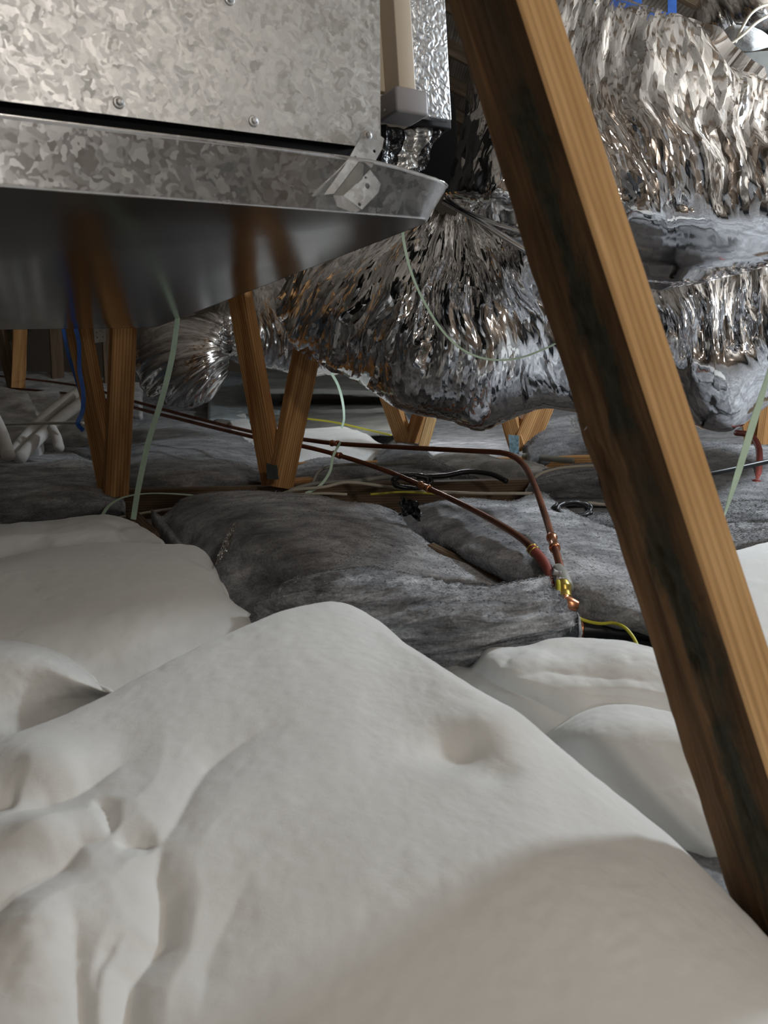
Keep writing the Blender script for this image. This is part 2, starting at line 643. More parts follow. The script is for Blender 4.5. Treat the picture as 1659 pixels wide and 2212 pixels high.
def grid_faces(nr, nc, wrap=False, off=0):
    i = np.arange(nr - 1)[:, None]
    j = np.arange(nc if wrap else nc - 1)[None, :]
    j2 = (j + 1) % nc
    a = i * nc + j
    b = i * nc + j2
    c = (i + 1) * nc + j2
    d = (i + 1) * nc + j
    return (np.stack([a, b, c, d], -1).reshape(-1, 4) + off)


def frames(P):
    T = np.gradient(P, axis=0)
    T /= np.linalg.norm(T, axis=1)[:, None] + 1e-12
    n = np.cross(T[0], [0.13, 0.21, 0.97])
    if np.linalg.norm(n) < 0.1:
        n = np.cross(T[0], [1, 0, 0])
    n /= np.linalg.norm(n)
    Ns = []
    for t in T:
        n = n - t * (n @ t)
        n /= np.linalg.norm(n) + 1e-12
        Ns.append(n.copy())
    Ns = np.array(Ns)
    return T, Ns, np.cross(T, Ns)


def tube_data(P, r, n=40, seg=10, raw=False):
    C = np.asarray(P, float) if raw else crom(P, n)
    n = len(C)
    rr = np.broadcast_to(np.asarray(r, float), (n,)) if np.ndim(r) == 0 else np.interp(np.linspace(0, 1, n), np.linspace(0, 1, len(r)), r)
    T, A, B = frames(C)
    th = np.linspace(0, 2 * math.pi, seg, endpoint=False)
    V = C[:, None, :] + rr[:, None, None] * (A[:, None, :] * np.cos(th)[None, :, None] + B[:, None, :] * np.sin(th)[None, :, None])
    V = V.reshape(-1, 3)
    F = grid_faces(n, seg, True).tolist()
    F.append(list(range(seg))[::-1])
    F.append([(n - 1) * seg + k for k in range(seg)])
    s = np.concatenate([[0], np.cumsum(np.linalg.norm(np.diff(C, axis=0), axis=1))])
    uv = np.stack([np.repeat(s, seg), np.tile(th * 0.01, n)], 1)
    return V, F, uv


def tube(name, P, r, mat, parent=None, n=40, seg=10, raw=False):
    V, F, uv = tube_data(P, r, n, seg, raw)
    return mesh(name, V, F, mat, parent, True, uv)


def ribbon(name, P, width, thick, mat, parent=None, face=None, n=60, twist=None):
    """flat strap along P; width across 'face x tangent'"""
    C = crom(P, n)
    T = np.gradient(C, axis=0)
    T /= np.linalg.norm(T, axis=1)[:, None]
    f = np.asarray(face if face is not None else -FV, float)
    S = np.cross(T, f)
    S /= np.linalg.norm(S, axis=1)[:, None] + 1e-9
    Nn = np.cross(S, T)
    if twist is not None:
        a = np.interp(np.linspace(0, 1, n), np.linspace(0, 1, len(twist)), twist)[:, None]
        S, Nn = S * np.cos(a) + Nn * np.sin(a), Nn * np.cos(a) - S * np.sin(a)
    w, t = width / 2, thick / 2
    V = np.stack([C + S * w + Nn * t, C - S * w + Nn * t, C - S * w - Nn * t, C + S * w - Nn * t], 1).reshape(-1, 3)
    F = grid_faces(n, 4, True).tolist() + [[3, 2, 1, 0], [(n - 1) * 4 + k for k in range(4)]]
    return mesh(name, V, F, mat, parent, False)


def board(name, p0, p1, wdir, width, thick, mat, parent=None, n=14, bev=0.0025, rough=0.0012, seed=0.0):
    """sawn board p0->p1 (centre line); 'width' measured along wdir.  Bevelled arrises, slightly bowed; uv in metres"""
    p0, p1 = np.asarray(p0, float), np.asarray(p1, float)
    ax = p1 - p0
    Ln = np.linalg.norm(ax)
    ax /= Ln
    wd = np.asarray(wdir, float)
    wd = wd - ax * (wd @ ax)
    wd /= np.linalg.norm(wd)
    td = np.cross(ax, wd)
    a, b = width / 2, thick / 2
    sec = [(-a + bev, -b), (0, -b), (a - bev, -b), (a, -b + bev), (a, b - bev), (a - bev, b), (0, b), (-a + bev, b), (-a, b - bev), (-a, -b + bev)]
    sec = np.array(sec)
    per = np.concatenate([[0], np.cumsum(np.linalg.norm(np.diff(np.vstack([sec, sec[:1]]), axis=0), axis=1))])
    m = len(sec) + 1
    V, uv = [], []
    for i in range(n):
        s = Ln * i / (n - 1)
        c = p0 + ax * s
        for k in range(m):
            q = sec[k % len(sec)]
            dw = rough * vnoise(s * 9 + seed, k % len(sec) * 3.1, seed)
            dt = rough * vnoise(s * 7 - seed, k % len(sec) * 2.3 + 9, seed)
            V.append(c + wd * (q[0] + dw) + td * (q[1] + dt))
            uv.append((s + seed * 1.7, per[k] + seed))
    F = grid_faces(n, m).tolist()
    F.append(list(range(m - 1))[::-1])
    F.append([(n - 1) * m + k for k in range(m - 1)])
    return mesh(name, V, F, mat, parent, False, uv)


def box(name, c, ex, ey, ez, mat, parent=None, bev=0.0):
    """box about centre c with half-axis vectors ex,ey,ez; bevelled"""
    ex, ey, ez = (np.asarray(v, float) for v in (ex, ey, ez))
    if bev <= 0:
        V = [c + sx * ex + sy * ey + sz * ez for sx in (-1, 1) for sy in (-1, 1) for sz in (-1, 1)]
        F = [[0, 1, 3, 2], [4, 6, 7, 5], [0, 4, 5, 1], [2, 3, 7, 6], [0, 2, 6, 4], [1, 5, 7, 3]]
        return mesh(name, V, F, mat, parent, False)
    import bmesh
    bm = bmesh.new()
    L = [np.linalg.norm(v) for v in (ex, ey, ez)]
    bmesh.ops.create_cube(bm, size=2.0)
    for v in bm.verts:
        v.co = Vector((v.co.x * L[0], v.co.y * L[1], v.co.z * L[2]))
    bmesh.ops.bevel(bm, geom=list(bm.edges), offset=min(bev, min(L) * 0.6), segments=2, affect='EDGES', profile=0.6)
    bm.verts.ensure_lookup_table()
    co = np.array([v.co[:] for v in bm.verts])
    Fc = [[v.index for v in f.verts] for f in bm.faces]
    bm.free()
    V = c + co[:, 0:1] * ex / L[0] + co[:, 1:2] * ey / L[1] + co[:, 2:3] * ez / L[2]
    return mesh(name, V, Fc, mat, parent, True)


def surf(rows, nr, nc):
    R = np.array([crom(r, nc) for r in rows])
    out = np.empty((nr, nc, 3))
    # common row parameter so that the sheet stays even
    mid = R[:, nc // 2]
    for j in range(nc):
        out[:, j] = crom(R[:, j], nr)
    return out


def normals(S):
    du = np.gradient(S, axis=1)
    dv = np.gradient(S, axis=0)
    n = np.cross(du, dv)
    n /= np.linalg.norm(n, axis=2)[..., None] + 1e-12
    if n[..., 2].mean() < 0:
        n = -n
    return n


def seg_dist(px, py, poly):
    best = np.full(px.shape, 1e9)
    for (x0, y0), (x1, y1) in zip(poly[:-1], poly[1:]):
        dx, dy = x1 - x0, y1 - y0
        t = np.clip(((px - x0) * dx + (py - y0) * dy) / (dx * dx + dy * dy + 1e-9), 0, 1)
        best = np.minimum(best, np.hypot(px - x0 - t * dx, py - y0 - t * dy))
    return best


def fibres(o, S, nm, n, ln, mat, seed):
    """uncountable loose fibres standing off a batt, each a sliver-thin blade"""
    rg = np.random.RandomState(seed)
    nr, nc = S.shape[:2]
    i = rg.randint(0, nr - 1, n) if mat is not M['white'] else rg.randint(0, max(2, nr // 25), n)
    i[: n // 6] = rg.randint(0, max(2, nr // 30), n // 6)
    j = rg.randint(0, nc - 1, n)
    a, b = rg.rand(n, 1), rg.rand(n, 1)
    P = S[i, j] * (1 - a) * (1 - b) + S[i, j + 1] * a * (1 - b) + S[i + 1, j] * (1 - a) * b + S[i + 1, j + 1] * a * b
    Nn = nm[i, j]
    t = rg.normal(size=(n, 3))
    t -= Nn * (t * Nn).sum(1)[:, None]
    t /= np.linalg.norm(t, axis=1)[:, None] + 1e-9
    d = t + Nn * rg.uniform(0.02, 0.55, (n, 1))
    sd = np.cross(d, rg.normal(size=(n, 3)))
    sd /= np.linalg.norm(sd, axis=1)[:, None] + 1e-9
    L = ln * rg.uniform(0.4, 1.3, (n, 1))
    w = ln * 0.02
    P = P - Nn * 0.0004
    V = np.stack([P - sd * w, P + sd * w, P + d * L * 0.55 + Nn * L * 0.12 + sd * w * 0.7, P + d * L], 1).reshape(-1, 3)
    k = np.arange(n)[:, None] * 4
    F = np.concatenate([k + np.array([[0, 1, 2]]), k + np.array([[0, 2, 3]])]).tolist()
    f = mesh('loose_fibres', V, F, mat, o, True)
    f['kind'] = 'stuff'
    return f


def batt(name, rows, mat, thick=0.09, nr=90, nc=120, lump=0.006, lscale=8.0, fluff=0.0006, edge=0.02, seed=0.0,
         creases=(), post=None, parent=None, flip_uv=False, floor=0.013, ragged=0.004, fib=0, fiblen=0.006):
    """soft insulation batt: rows of (px, py, height) anchors run back to front; real thickness, rounded ragged rim, underside"""
    S = surf([[G(*p) if len(p) == 3 else W(p[0], p[1], p[2]) for p in r] for r in rows], nr, nc)
    nm = normals(S)
    px, py, _ = project(S)
    h = lump * fbm(S[..., 0] * lscale + seed, S[..., 1] * lscale, seed, 2, 0.4)
    h += fluff * fbm(S[..., 0] * 60 + seed, S[..., 1] * 60, S[..., 2] * 60 + seed, 3, 0.6)
    hc = np.zeros_like(px)
    for poly, depth, wid in creases:
        dd = seg_dist(px, py, poly) + 2 * vnoise(px / 50, py / 50, seed)
        ex, ey = poly[-1]
        bx, by = poly[0]
        L_ = sum(math.hypot(p[0] - q[0], p[1] - q[1]) for p, q in zip(poly[:-1], poly[1:])) * 0.3
        tap = np.clip(np.minimum(np.hypot(px - ex, py - ey) if -20 < ex < 1680 and ey < 2212 else 1e4, np.hypot(px - bx, py - by) if -20 < bx < 1680 and by < 2212 else 1e4) / L_, 0, 1)
        hc = np.maximum(hc, depth * (0.5 + 0.5 * tap) * np.exp(-np.abs(np.maximum(dd, 0) / (wid * 2.0)) ** 1.0))
    h = h - hc
    if post is not None:
        h = h + post(S, px, py)
    S = S + nm * h[..., None]
    V = [S.reshape(-1, 3)]
    F = [grid_faces(nr, nc)[:, ::-1]]
    # border loop
    bi = ([(0, j) for j in range(nc - 1)] + [(i, nc - 1) for i in range(nr - 1)]
          + [(nr - 1, j) for j in range(nc - 1, 0, -1)] + [(i, 0) for i in range(nr - 1, 0, -1)])
    inn = [(min(max(i, 1), nr - 2), min(max(j, 1), nc - 2)) for i, j in bi]
    B = np.array([S[i, j] for i, j in bi])
    O = B - np.array([S[i, j] for i, j in inn])
    O[:, 2] = 0
    O /= np.linalg.norm(O, axis=1)[:, None] + 1e-9
    k = max(3, len(B) // 90)
    Os = sum(np.roll(O, s, axis=0) for s in range(-k, k + 1))
    O = Os / (np.linalg.norm(Os, axis=1)[:, None] + 1e-9)
    nb = len(B)
    prev = np.array([i * nc + j for i, j in bi])
    base = nr * nc
    arc = np.concatenate([[0], np.cumsum(np.linalg.norm(np.diff(B, axis=0), axis=1))])
    uvs = []
    us = np.concatenate([np.zeros((nr, 1)), np.cumsum(np.linalg.norm(np.diff(S, axis=1), axis=2), axis=1)], 1)
    vs = np.concatenate([np.zeros((1, nc)), np.cumsum(np.linalg.norm(np.diff(S, axis=0), axis=2), axis=0)], 0)
    uv0 = np.stack([us, vs], -1).reshape(-1, 2)
    uvs.append(uv0)
    uvb = uv0[prev]
    dn = np.array([0, 0, -1.0])
    th = np.minimum(thick, np.maximum(0.012, B[:, 2] - floor))
    e = np.minimum(edge, th * 0.5)
    ring_list = []
    for a in (0.35, 0.7, 1.0):
        an = a * math.pi / 2
        ring_list.append(B + O * (e * math.sin(an))[:, None] + dn * (e * (1 - math.cos(an)))[:, None])
    for f in (0.35, 0.7, 1.0):
        lay = ragged * np.stack([vnoise(arc * 70 + seed, f * 7.3, seed) for _ in range(1)], 1)
        ring_list.append(B + O * (e[:, None] + lay) + dn * (e + (th - e) * f)[:, None])
    off = base
    dcum = 0.012
    for r in ring_list:
        V.append(r)
        cur = np.arange(nb) + off
        q = np.stack([prev, np.roll(prev, -1), np.roll(cur, -1), cur], -1)
        F.append(q)
        prev = cur
        off += nb
        uvs.append(uvb + np.stack([np.zeros(nb), np.full(nb, dcum)], 1))
        dcum += 0.016
    c = ring_list[-1].mean(0)
    V.append(c[None])
    uvs.append(np.zeros((1, 2)))
    FF = np.concatenate(F).tolist() + [[int(prev[i]), int(prev[(i + 1) % nb]), off] for i in range(nb)]
    uv = np.concatenate(uvs)
    if flip_uv:
        uv = uv[:, ::-1]
    o = mesh(name, np.concatenate(V), FF, mat, parent, True, uv + seed)
    if fib:
        fibres(o, S, nm, fib, fiblen, M['grey_fibre'] if mat in (M['grey'], M['grey2'], M['greyd']) else M['white'], int(seed * 7) + 1)
    return o


def loft(name, secs, mat, nr=220, nc=260, folds=0.016, ff=18.0, fs=3.0, along=True, seed=0.0, wr=None, parent=None, sq=1.0, small=0.4, fan=None):
    """foil-jacketed duct bulb: sections given by two opposite outline points, a distance and a half depth (all in real size).
    along=True: folds run from section to section; False: folds run round each section."""
    A = np.array([W(s[0], s[1], s[4]) for s in secs])
    B = np.array([W(s[2], s[3], s[4]) for s in secs])
    D = np.array([s[5] for s in secs])[:, None]
    key = np.hstack([A, B, D])
    K = crom(key, nr)
    A, B, D = K[:, :3], K[:, 3:6], np.maximum(K[:, 6], 0.004)
    C = (A + B) / 2
    X = (A - B) / 2
    th = np.linspace(0, 2 * math.pi, nc, endpoint=False)
    cs, sn = np.cos(th), np.sin(th)
    if sq != 1.0:
        cs, sn = np.sign(cs) * np.abs(cs) ** sq, np.sign(sn) * np.abs(sn) ** sq
    back = C - EYE
    back /= np.linalg.norm(back, axis=1)[:, None]
    S = C[:, None] + X[:, None] * cs[None, :, None] - back[:, None] * (D[:, None] * sn[None, :])[..., None]
    du = np.roll(S, -1, 1) - np.roll(S, 1, 1)
    dv = np.gradient(S, axis=0)
    n = np.cross(du, dv)
    n /= np.linalg.norm(n, axis=2)[..., None] + 1e-12
    if ((S - C[:, None]) * n).sum(-1).mean() < 0:
        n = -n
    rad = np.linalg.norm(X, axis=1)
    s = np.concatenate([[0], np.cumsum(np.linalg.norm(np.diff(C, axis=0), axis=1))])
    ss = np.broadcast_to(s[:, None], S.shape[:2])
    tt = np.broadcast_to((th * 1.0)[None, :], S.shape[:2]) * np.clip(rad.mean(), 0.05, 0.4)
    px, py, _ = project(S)
    wk = np.ones(S.shape[:2]) if wr is None else wr(px, py)
    cx, sx = np.cos(th)[None, :] * rad.mean(), np.sin(th)[None, :] * rad.mean()
    warp = 0.035 * fbm(cx * 5 + seed, sx * 5, ss * 5, 2)
    amp = 0.35 + 0.65 * np.clip(0.5 + 0.9 * fbm(cx * 4 - seed, sx * 4, ss * 4, 2), 0, 1)
    if fan is not None:              # folds radiate from the gathered point of the jacket
        fx, fy, d0 = fan
        f = np.arctan2(px - fx, py - fy + 1e-6) * np.clip(np.hypot(px - fx, py - fy) * 0.45 + 160, 60, 1e5) * d0 / FPX
        g = np.hypot(px - fx, py - fy) * d0 / FPX
        bk = (th > math.pi)[None, :] * 7.0
        w2 = warp + 0.012 * fbm(f * 16, g * 6, seed, 2)
        f = f + 0.030 * fbm(f * 5 + seed, g * 4, seed + 1, 2)
        h = (ridge((f + w2) * ff, (g + warp) * fs + bk, seed) - 0.3) * 0.6 * amp
        sd = int(seed) + 1
        q = 0.010 * fbm(f * 30, g * 10, seed + 3, 2)
        a2 = 0.15 + 0.95 * np.clip(0.5 + 1.6 * fbm(f * 7, g * 6, seed + 8, 2), 0, 1)
        wk = wk * (0.45 + 0.55 * a2)
        h = h + small * (trinoise((f + q) * 22, (g + q) * 3.6 + bk, sd) + 0.55 * a2 * trinoise((f - q) * 50, (g + 2 * q) * 9 + bk, sd + 3))
    elif along:
        f, g = tt, ss
        h = ridge(cx * ff + warp * ff, sx * ff + seed, (ss + warp) * fs) * 0.55
        h = h + small * ridge(cx * ff * 2.3, sx * ff * 2.3 + seed, (ss + warp * 2) * fs * 2.5)
        h = h + small * 0.45 * ridge(cx * ff * 5, sx * ff * 5, ss * fs * 7 + seed)
        h = h * amp
    else:
        f, g = ss, tt
        h = ridge((ss + warp) * ff, cx * fs + seed, sx * fs) * 0.55
        h = h + small * ridge((ss + warp * 1.6) * ff * 2.3, cx * fs * 2.4, sx * fs * 2.4 + seed)
        h = h + small * 0.45 * ridge((ss + warp) * ff * 5, cx * fs * 6, sx * fs * 6 + seed)
        h = h * amp
    fade = np.clip(np.minimum(rad, D) / 0.05, 0.05, 1)[:, None]
    S = S + n * (folds * h * wk * fade - folds * 0.5 * fade)[..., None]
    V = np.concatenate([S.reshape(-1, 3), S[0].mean(0)[None], S[-1].mean(0)[None]])
    F = grid_faces(nr, nc, True).tolist()
    e0, e1 = nr * nc, nr * nc + 1
    F += [[e0, (j + 1) % nc, j] for j in range(nc)]
    F += [[e1, (nr - 1) * nc + j, (nr - 1) * nc + (j + 1) % nc] for j in range(nc)]
    uv = np.stack([f, g], -1).reshape(-1, 2)
    uv = np.concatenate([uv, uv[:2]]) + seed
    at = np.concatenate([wk.ravel(), [1, 1]])
    return mesh(name, V, F, mat, parent, True, uv, at)


def disc_data(c, nrm, r, h, seg=20, dome=0.4):
    nrm = np.asarray(nrm, float) / np.linalg.norm(nrm)
    a = np.cross(nrm, [0.3, 0.5, 0.8])
    a /= np.linalg.norm(a)
    b = np.cross(nrm, a)
    th = np.linspace(0, 2 * math.pi, seg, endpoint=False)
    rings = [(r, 0), (r, h * (1 - dome)), (r * 0.85, h * (1 - dome * 0.4)), (r * 0.5, h)]
    V = np.concatenate([c + rr * (np.cos(th)[:, None] * a + np.sin(th)[:, None] * b) + hh * nrm for rr, hh in rings] + [(c + h * nrm)[None]])
    F = grid_faces(len(rings), seg, True).tolist()
    k = (len(rings) - 1) * seg
    F += [[k + j, k + (j + 1) % seg, len(rings) * seg] for j in range(seg)]
    F.append(list(range(seg))[::-1])
    return V, F


def plate(name, pts, nrm, thick, mat, holes=(), parent=None):
    """flat sheet-metal piece from a world outline with real round holes [(centre, radius)]"""
    pts = np.asarray(pts, float)
    nrm = np.asarray(nrm, float) / np.linalg.norm(nrm)
    o = pts.mean(0)
    x = pts[1] - pts[0]
    x = x - nrm * (x @ nrm)
    x /= np.linalg.norm(x)
    y = np.cross(nrm, x)
    cu = bpy.data.curves.new(name, 'CURVE')
    cu.dimensions = '2D'
    cu.fill_mode = 'BOTH'
    cu.extrude = thick / 2

    def add(P):
        sp = cu.splines.new('POLY')
        sp.points.add(len(P) - 1)
        for i, q in enumerate(P):
            sp.points[i].co = (q[0], q[1], 0, 1)
        sp.use_cyclic_u = True
    add([((p - o) @ x, (p - o) @ y) for p in pts])
    for c, r in holes:
        q = np.asarray(c, float) - o
        cx, cy = q @ x, q @ y
        add([(cx + r * math.cos(a), cy + r * math.sin(a)) for a in np.linspace(0, 2 * math.pi, 16, endpoint=False)])
    tmp = bpy.data.objects.new('outline', cu)
    COL.objects.link(tmp)
    dg = bpy.context.evaluated_depsgraph_get()
    me = bpy.data.meshes.new_from_object(tmp.evaluated_get(dg))
    co = np.array([v.co[:] for v in me.vertices])
    Fc = [list(p.vertices) for p in me.polygons]
    bpy.data.objects.remove(tmp)
    bpy.data.curves.remove(cu)
    bpy.data.meshes.remove(me)
    V = o + co[:, 0:1] * x + co[:, 1:2] * y + co[:, 2:3] * nrm
    return mesh(name, V, Fc, mat, parent, False)


# ================================================================== SETTING
def setting_box(name, lo, hi, mat):
    lo, hi = np.array(lo, float), np.array(hi, float)
    c, e = (lo + hi) / 2, (hi - lo) / 2
    return tag(box(name, c, [e[0], 0, 0], [0, e[1], 0], [0, 0, e[2]], mat), kind='structure')


setting_box('floor', (-4.6, -3, -0.03), (4.6, 9.2, 0.0), M['drywall'])
RIDGE, EAVE, HALF = 2.7, 0.55, 4.5
ceil = empty('ceiling', (0, 3, 0))
tag(ceil, kind='structure')
for sgn in (-1, 1):
    p_e = np.array([sgn * HALF, 0, EAVE])
    p_r = np.array([0, 0, RIDGE])
    sl = p_r - p_e
    ln = np.linalg.norm(sl)
    sl /= ln
    nn = np.cross(sl, [0, 1, 0])
    nn = nn if nn[2] < 0 else -nn
    rows_n = 4
    for k in range(rows_n):               # sheathing boards, each its own piece
        a, b = ln * k / rows_n, ln * (k + 1) / rows_n - 0.006
        q0 = p_e + sl * (a + b) / 2 - nn * 0.01
        board('sheathing_board', q0 + np.array([0, -3, 0]), q0 + np.array([0, 9.2, 0]), sl, b - a, 0.018, M['sheathing'], ceil, n=6, bev=0.001, seed=k * 1.3 + sgn)
    for i in range(20):                   # rafters (top chords)
        y = -2.9 + 0.61 * i
        board('rafter', p_e + np.array([0, y, 0]) + nn * 0.046, p_r + np.array([0, y, 0]) + nn * 0.046, nn, 0.089, 0.038, M['woodd'], ceil, n=4, seed=i * 0.7 + sgn)
setting_box('wall_back', (-4.5, 9.0, 0), (4.5, 9.1, 2.8), M['sheathing'])
setting_box('wall_front', (-4.5, -3.0, 0), (4.5, -2.9, 2.8), M['sheathing'])

# ================================================================== AIR HANDLER AND DRAIN PAN
E1 = 1.578 * RV + 0.264 * UV_ + FV
E1 /= np.linalg.norm(E1)
E2 = -0.634 * RV + 0.105 * UV_ + FV
E2 = E2 - E1 * (E1 @ E2)
E2 /= np.linalg.norm(E2)
E3 = np.cross(E1, E2)
C1 = W(940, 475, 0.907)


def U(a, b, c):                      # a: to the left along the front, b: backwards, c: up, metres from the pan's front right corner
    return C1 - E1 * a + E2 * b + E3 * c


def on_b(px, py, b):                 # (a, c) of the point of the plane b = const seen at px, py
    r = ray(px, py)
    t = ((C1 + E2 * b - EYE) @ E2) / (r @ E2)
    q = EYE + r * t - C1
    return -(q @ E1), q @ E3


pan = empty('drain_pan', U(0.6, 0.45, 0), 'shiny metal drain pan with a flared rim under the steel cabinet', 'drain pan')
PA, PB, RAD, LIP, FLARE = 1.55, 1.12, 0.028, 0.055, 0.012


def rrect(off, n_side=46, n_arc=12):
    P = []
    r = RAD + off
    cs = [(RAD, RAD, math.pi, 1.5 * math.pi), (PA - RAD, RAD, 1.5 * math.pi, 2 * math.pi), (PA - RAD, PB - RAD, 0, 0.5 * math.pi), (RAD, PB - RAD, 0.5 * math.pi, math.pi)]
    arcs = [[(cx + r * math.cos(t), cy + r * math.sin(t)) for t in np.linspace(t0, t1, n_arc)] for cx, cy, t0, t1 in cs]
    for i in range(4):
        P += arcs[i]
        a, b = np.array(arcs[i][-1]), np.array(arcs[(i + 1) % 4][0])
        P += [tuple(a + (b - a) * t) for t in np.linspace(0, 1, n_side)[1:-1]]
    return np.array(P)


outer = rrect(0)
ctr = np.array([PA / 2, PB / 2])
V, F, uv = [], [], []
ns = 26
for k in range(ns):
    s = 1 - k / ns
    for p in ctr + (outer - ctr) * s:
        sag = -0.006 * (1 - s ** 2) + 0.0016 * vnoise(p[0] * 5, p[1] * 5, 2.0) * min(1, (1 - s) * 8)
        V.append(U(p[0], p[1], sag))
        uv.append((p[0], p[1]))
m = len(outer)
F = grid_faces(ns, m, True).tolist()
V.append(U(ctr[0], ctr[1], -0.006))
uv.append(tuple(ctr))
F += [[(ns - 1) * m + j, (ns - 1) * m + (j + 1) % m, ns * m] for j in range(m)]
mesh('pan_bottom', V, F, M['sheet'], pan, True, uv)
V, uv = [], []
prof = [(-0.0010, -0.0002), (-0.0002, 0.0), (0.0005, 0.0006), (0.0008, 0.0016), (0.0011, 0.0034), (FLARE * 0.33, LIP * 0.33), (FLARE * 0.66, LIP * 0.66), (FLARE * 0.94, LIP * 0.94),
        (FLARE * 0.97, LIP * 0.97), (FLARE + 0.0008, LIP * 0.985), (FLARE + 0.0012, LIP), (FLARE + 0.0004, LIP + 0.001), (FLARE - 0.0012, LIP), (FLARE - 0.002, LIP * 0.95), (0.000, 0.012), (-0.003, 0.004)]
for (o_, c_) in prof:
    R_ = rrect(o_)
    for j, p in enumerate(R_):
        cn = math.exp(-(max(0, min(1, np.hypot(p[0] - RAD, p[1] - RAD) / 0.05)) ** 2) * 2.0) if p[0] < RAD + 0.02 and p[1] < RAD + 0.02 else 0
        crp = 0.0022 * cn * math.sin(j * 2.6) * min(1, c_ / 0.03)        # gathered folds of the bent corner
        wv_ = 0.0007 * vnoise(p[0] * 14, p[1] * 14, c_ * 20)
        d2 = (p - ctr) / np.linalg.norm(p - ctr)
        q_ = math.exp(-(np.hypot(max(0, p[0]), max(0, p[1])) / 0.055) ** 2)
        sd = math.exp(-(max(0, p[0]) / 0.05) ** 2)
        V.append(U(p[0] + d2[0] * (crp + wv_) - 0.020 * sd * c_ / LIP, p[1] + d2[1] * (crp + wv_), c_ * (1 - 0.26 * q_)))
        uv.append((p[0] + p[1], c_))
mesh('pan_rim', V, grid_faces(len(prof), m, True), M['galv2'], pan, True, uv)

ah = empty('air_handler', U(0.7, 0.35, 0.08), 'galvanised steel air handler cabinet standing in the metal drain pan', 'air handler')
B0 = -0.004
aR, cB = on_b(822, 322, B0)
aR2, cT = on_b(818, -420, B0)
CB2 = on_b(0, 217, B0)[1]
# front sheet: its lower edge follows the photographed line
CL = lambda a: cB + (CB2 - cB) * (a - aR) / (on_b(0, 217, B0)[0] - aR)
tiltA = (aR2 - aR) / (cT - cB)


def FP(a, b, c):
    return U(a + tiltA * (c - cB), b, c)


TOPC = cT
aL = 1.35
V, F = [], []
na, ncn = 30, 14
for sgn_b in (0, 0.0012):
    for i in range(ncn):
        for j in range(na):
            a = aR + (aL - aR) * j / (na - 1)
            c = CL(a) + (TOPC - CL(a)) * i / (ncn - 1)
            bow = 0.0012 * vnoise(a * 6, c * 6, 4)
            V.append(FP(a, B0 + sgn_b + bow, c))
g0 = grid_faces(ncn, na)
F = g0.tolist() + (g0[:, ::-1] + na * ncn).tolist()
nn_ = na * ncn
bd = [j for j in range(na)] + [i * na + na - 1 for i in range(1, ncn)] + [(ncn - 1) * na + j for j in range(na - 2, -1, -1)] + [i * na for i in range(ncn - 2, 0, -1)]
F += [[bd[k], bd[(k + 1) % len(bd)], bd[(k + 1) % len(bd)] + nn_, bd[k] + nn_] for k in range(len(bd))]
mesh('front_panel', V, F, M['galv'], ah, False)


def ubox(name, a0, a1, b0, b1, c0, c1, mat, bev=0.0, parent=None):
    c = U((a0 + a1) / 2, (b0 + b1) / 2, (c0 + c1) / 2)
    return box(name, c, -E1 * (a1 - a0) / 2, E2 * (b1 - b0) / 2, E3 * (c1 - c0) / 2, mat, parent or ah, bev)


# dark body behind the sheet, its base pads in the pan
ubox('cabinet_body', aR + 0.012, aL, 0.008, 0.72, cB + 0.006, TOPC, M['black'])
ubox('base_pad', aR + 0.02, aL, 0.012, 0.70, 0.004, cB + 0.006, M['black'])
# self-drilling screws: washer face + hex head
for (px, py) in ((256, 222), (547, 262), (990 / 2.0, 0)):
    a, c = on_b(px, py, B0)
    V, F = disc_data(U(a, B0 - 0.0005, c), -E2, 0.0052, 0.0014, 20, 0.3)
    s = mesh('screw', V, F, M['galvplate'], ah, True)
    V, F = disc_data(U(a, B0 - 0.0016, c), -E2, 0.0032, 0.0034, 6, 0.3)
    mesh('screw_head', V, F, M['galvplate'], s, False)
# beige corner post, recessed beige strip
BP = 0.085
a0, _ = on_b(857, 100, BP)
a1, _ = on_b(893, 100, BP)
cb = on_b(875, 190, BP)[1]
ubox('corner_post', a1, a0, BP, BP + 0.06, cb, TOPC, M['beige'], 0.0015)
a2, _ = on_b(836, 100, BP + 0.032)
a3, _ = on_b(800, 100, BP + 0.032)
ubox('beige_strip', a2 - 0.03, a3 + 0.05, BP + 0.032, BP + 0.06, on_b(830, 198, BP + 0.032)[1], TOPC, M['beige'], 0.001)
ubox('lower_beige_strip', a2 - 0.03, a3 + 0.05, BP + 0.034, BP + 0.06, on_b(830, 262, BP + 0.032)[1], on_b(830, 203, BP + 0.032)[1], M['beige'], 0.001)
# grey plastic end cap over the post
BC = BP - 0.012
c0_, c1_ = on_b(860, 240, BC)[1], on_b(860, 184, BC)[1]
ac0, _ = on_b(856, 210, BC)
ac1, _ = on_b(926, 225, BC)
cap = ubox('post_cap', ac1, ac0, BC, BC + 0.045, c0_, c1_, M['greyplastic'], 0.004)
V, F = disc_data(U(ac0 + 0.0005, BC + 0.026, (c0_ + c1_) / 2 - 0.006), -E1, 0.002, 0.001, 14, 0.3)
mesh('cap_screw', V, F, M['galvplate'], cap, True)
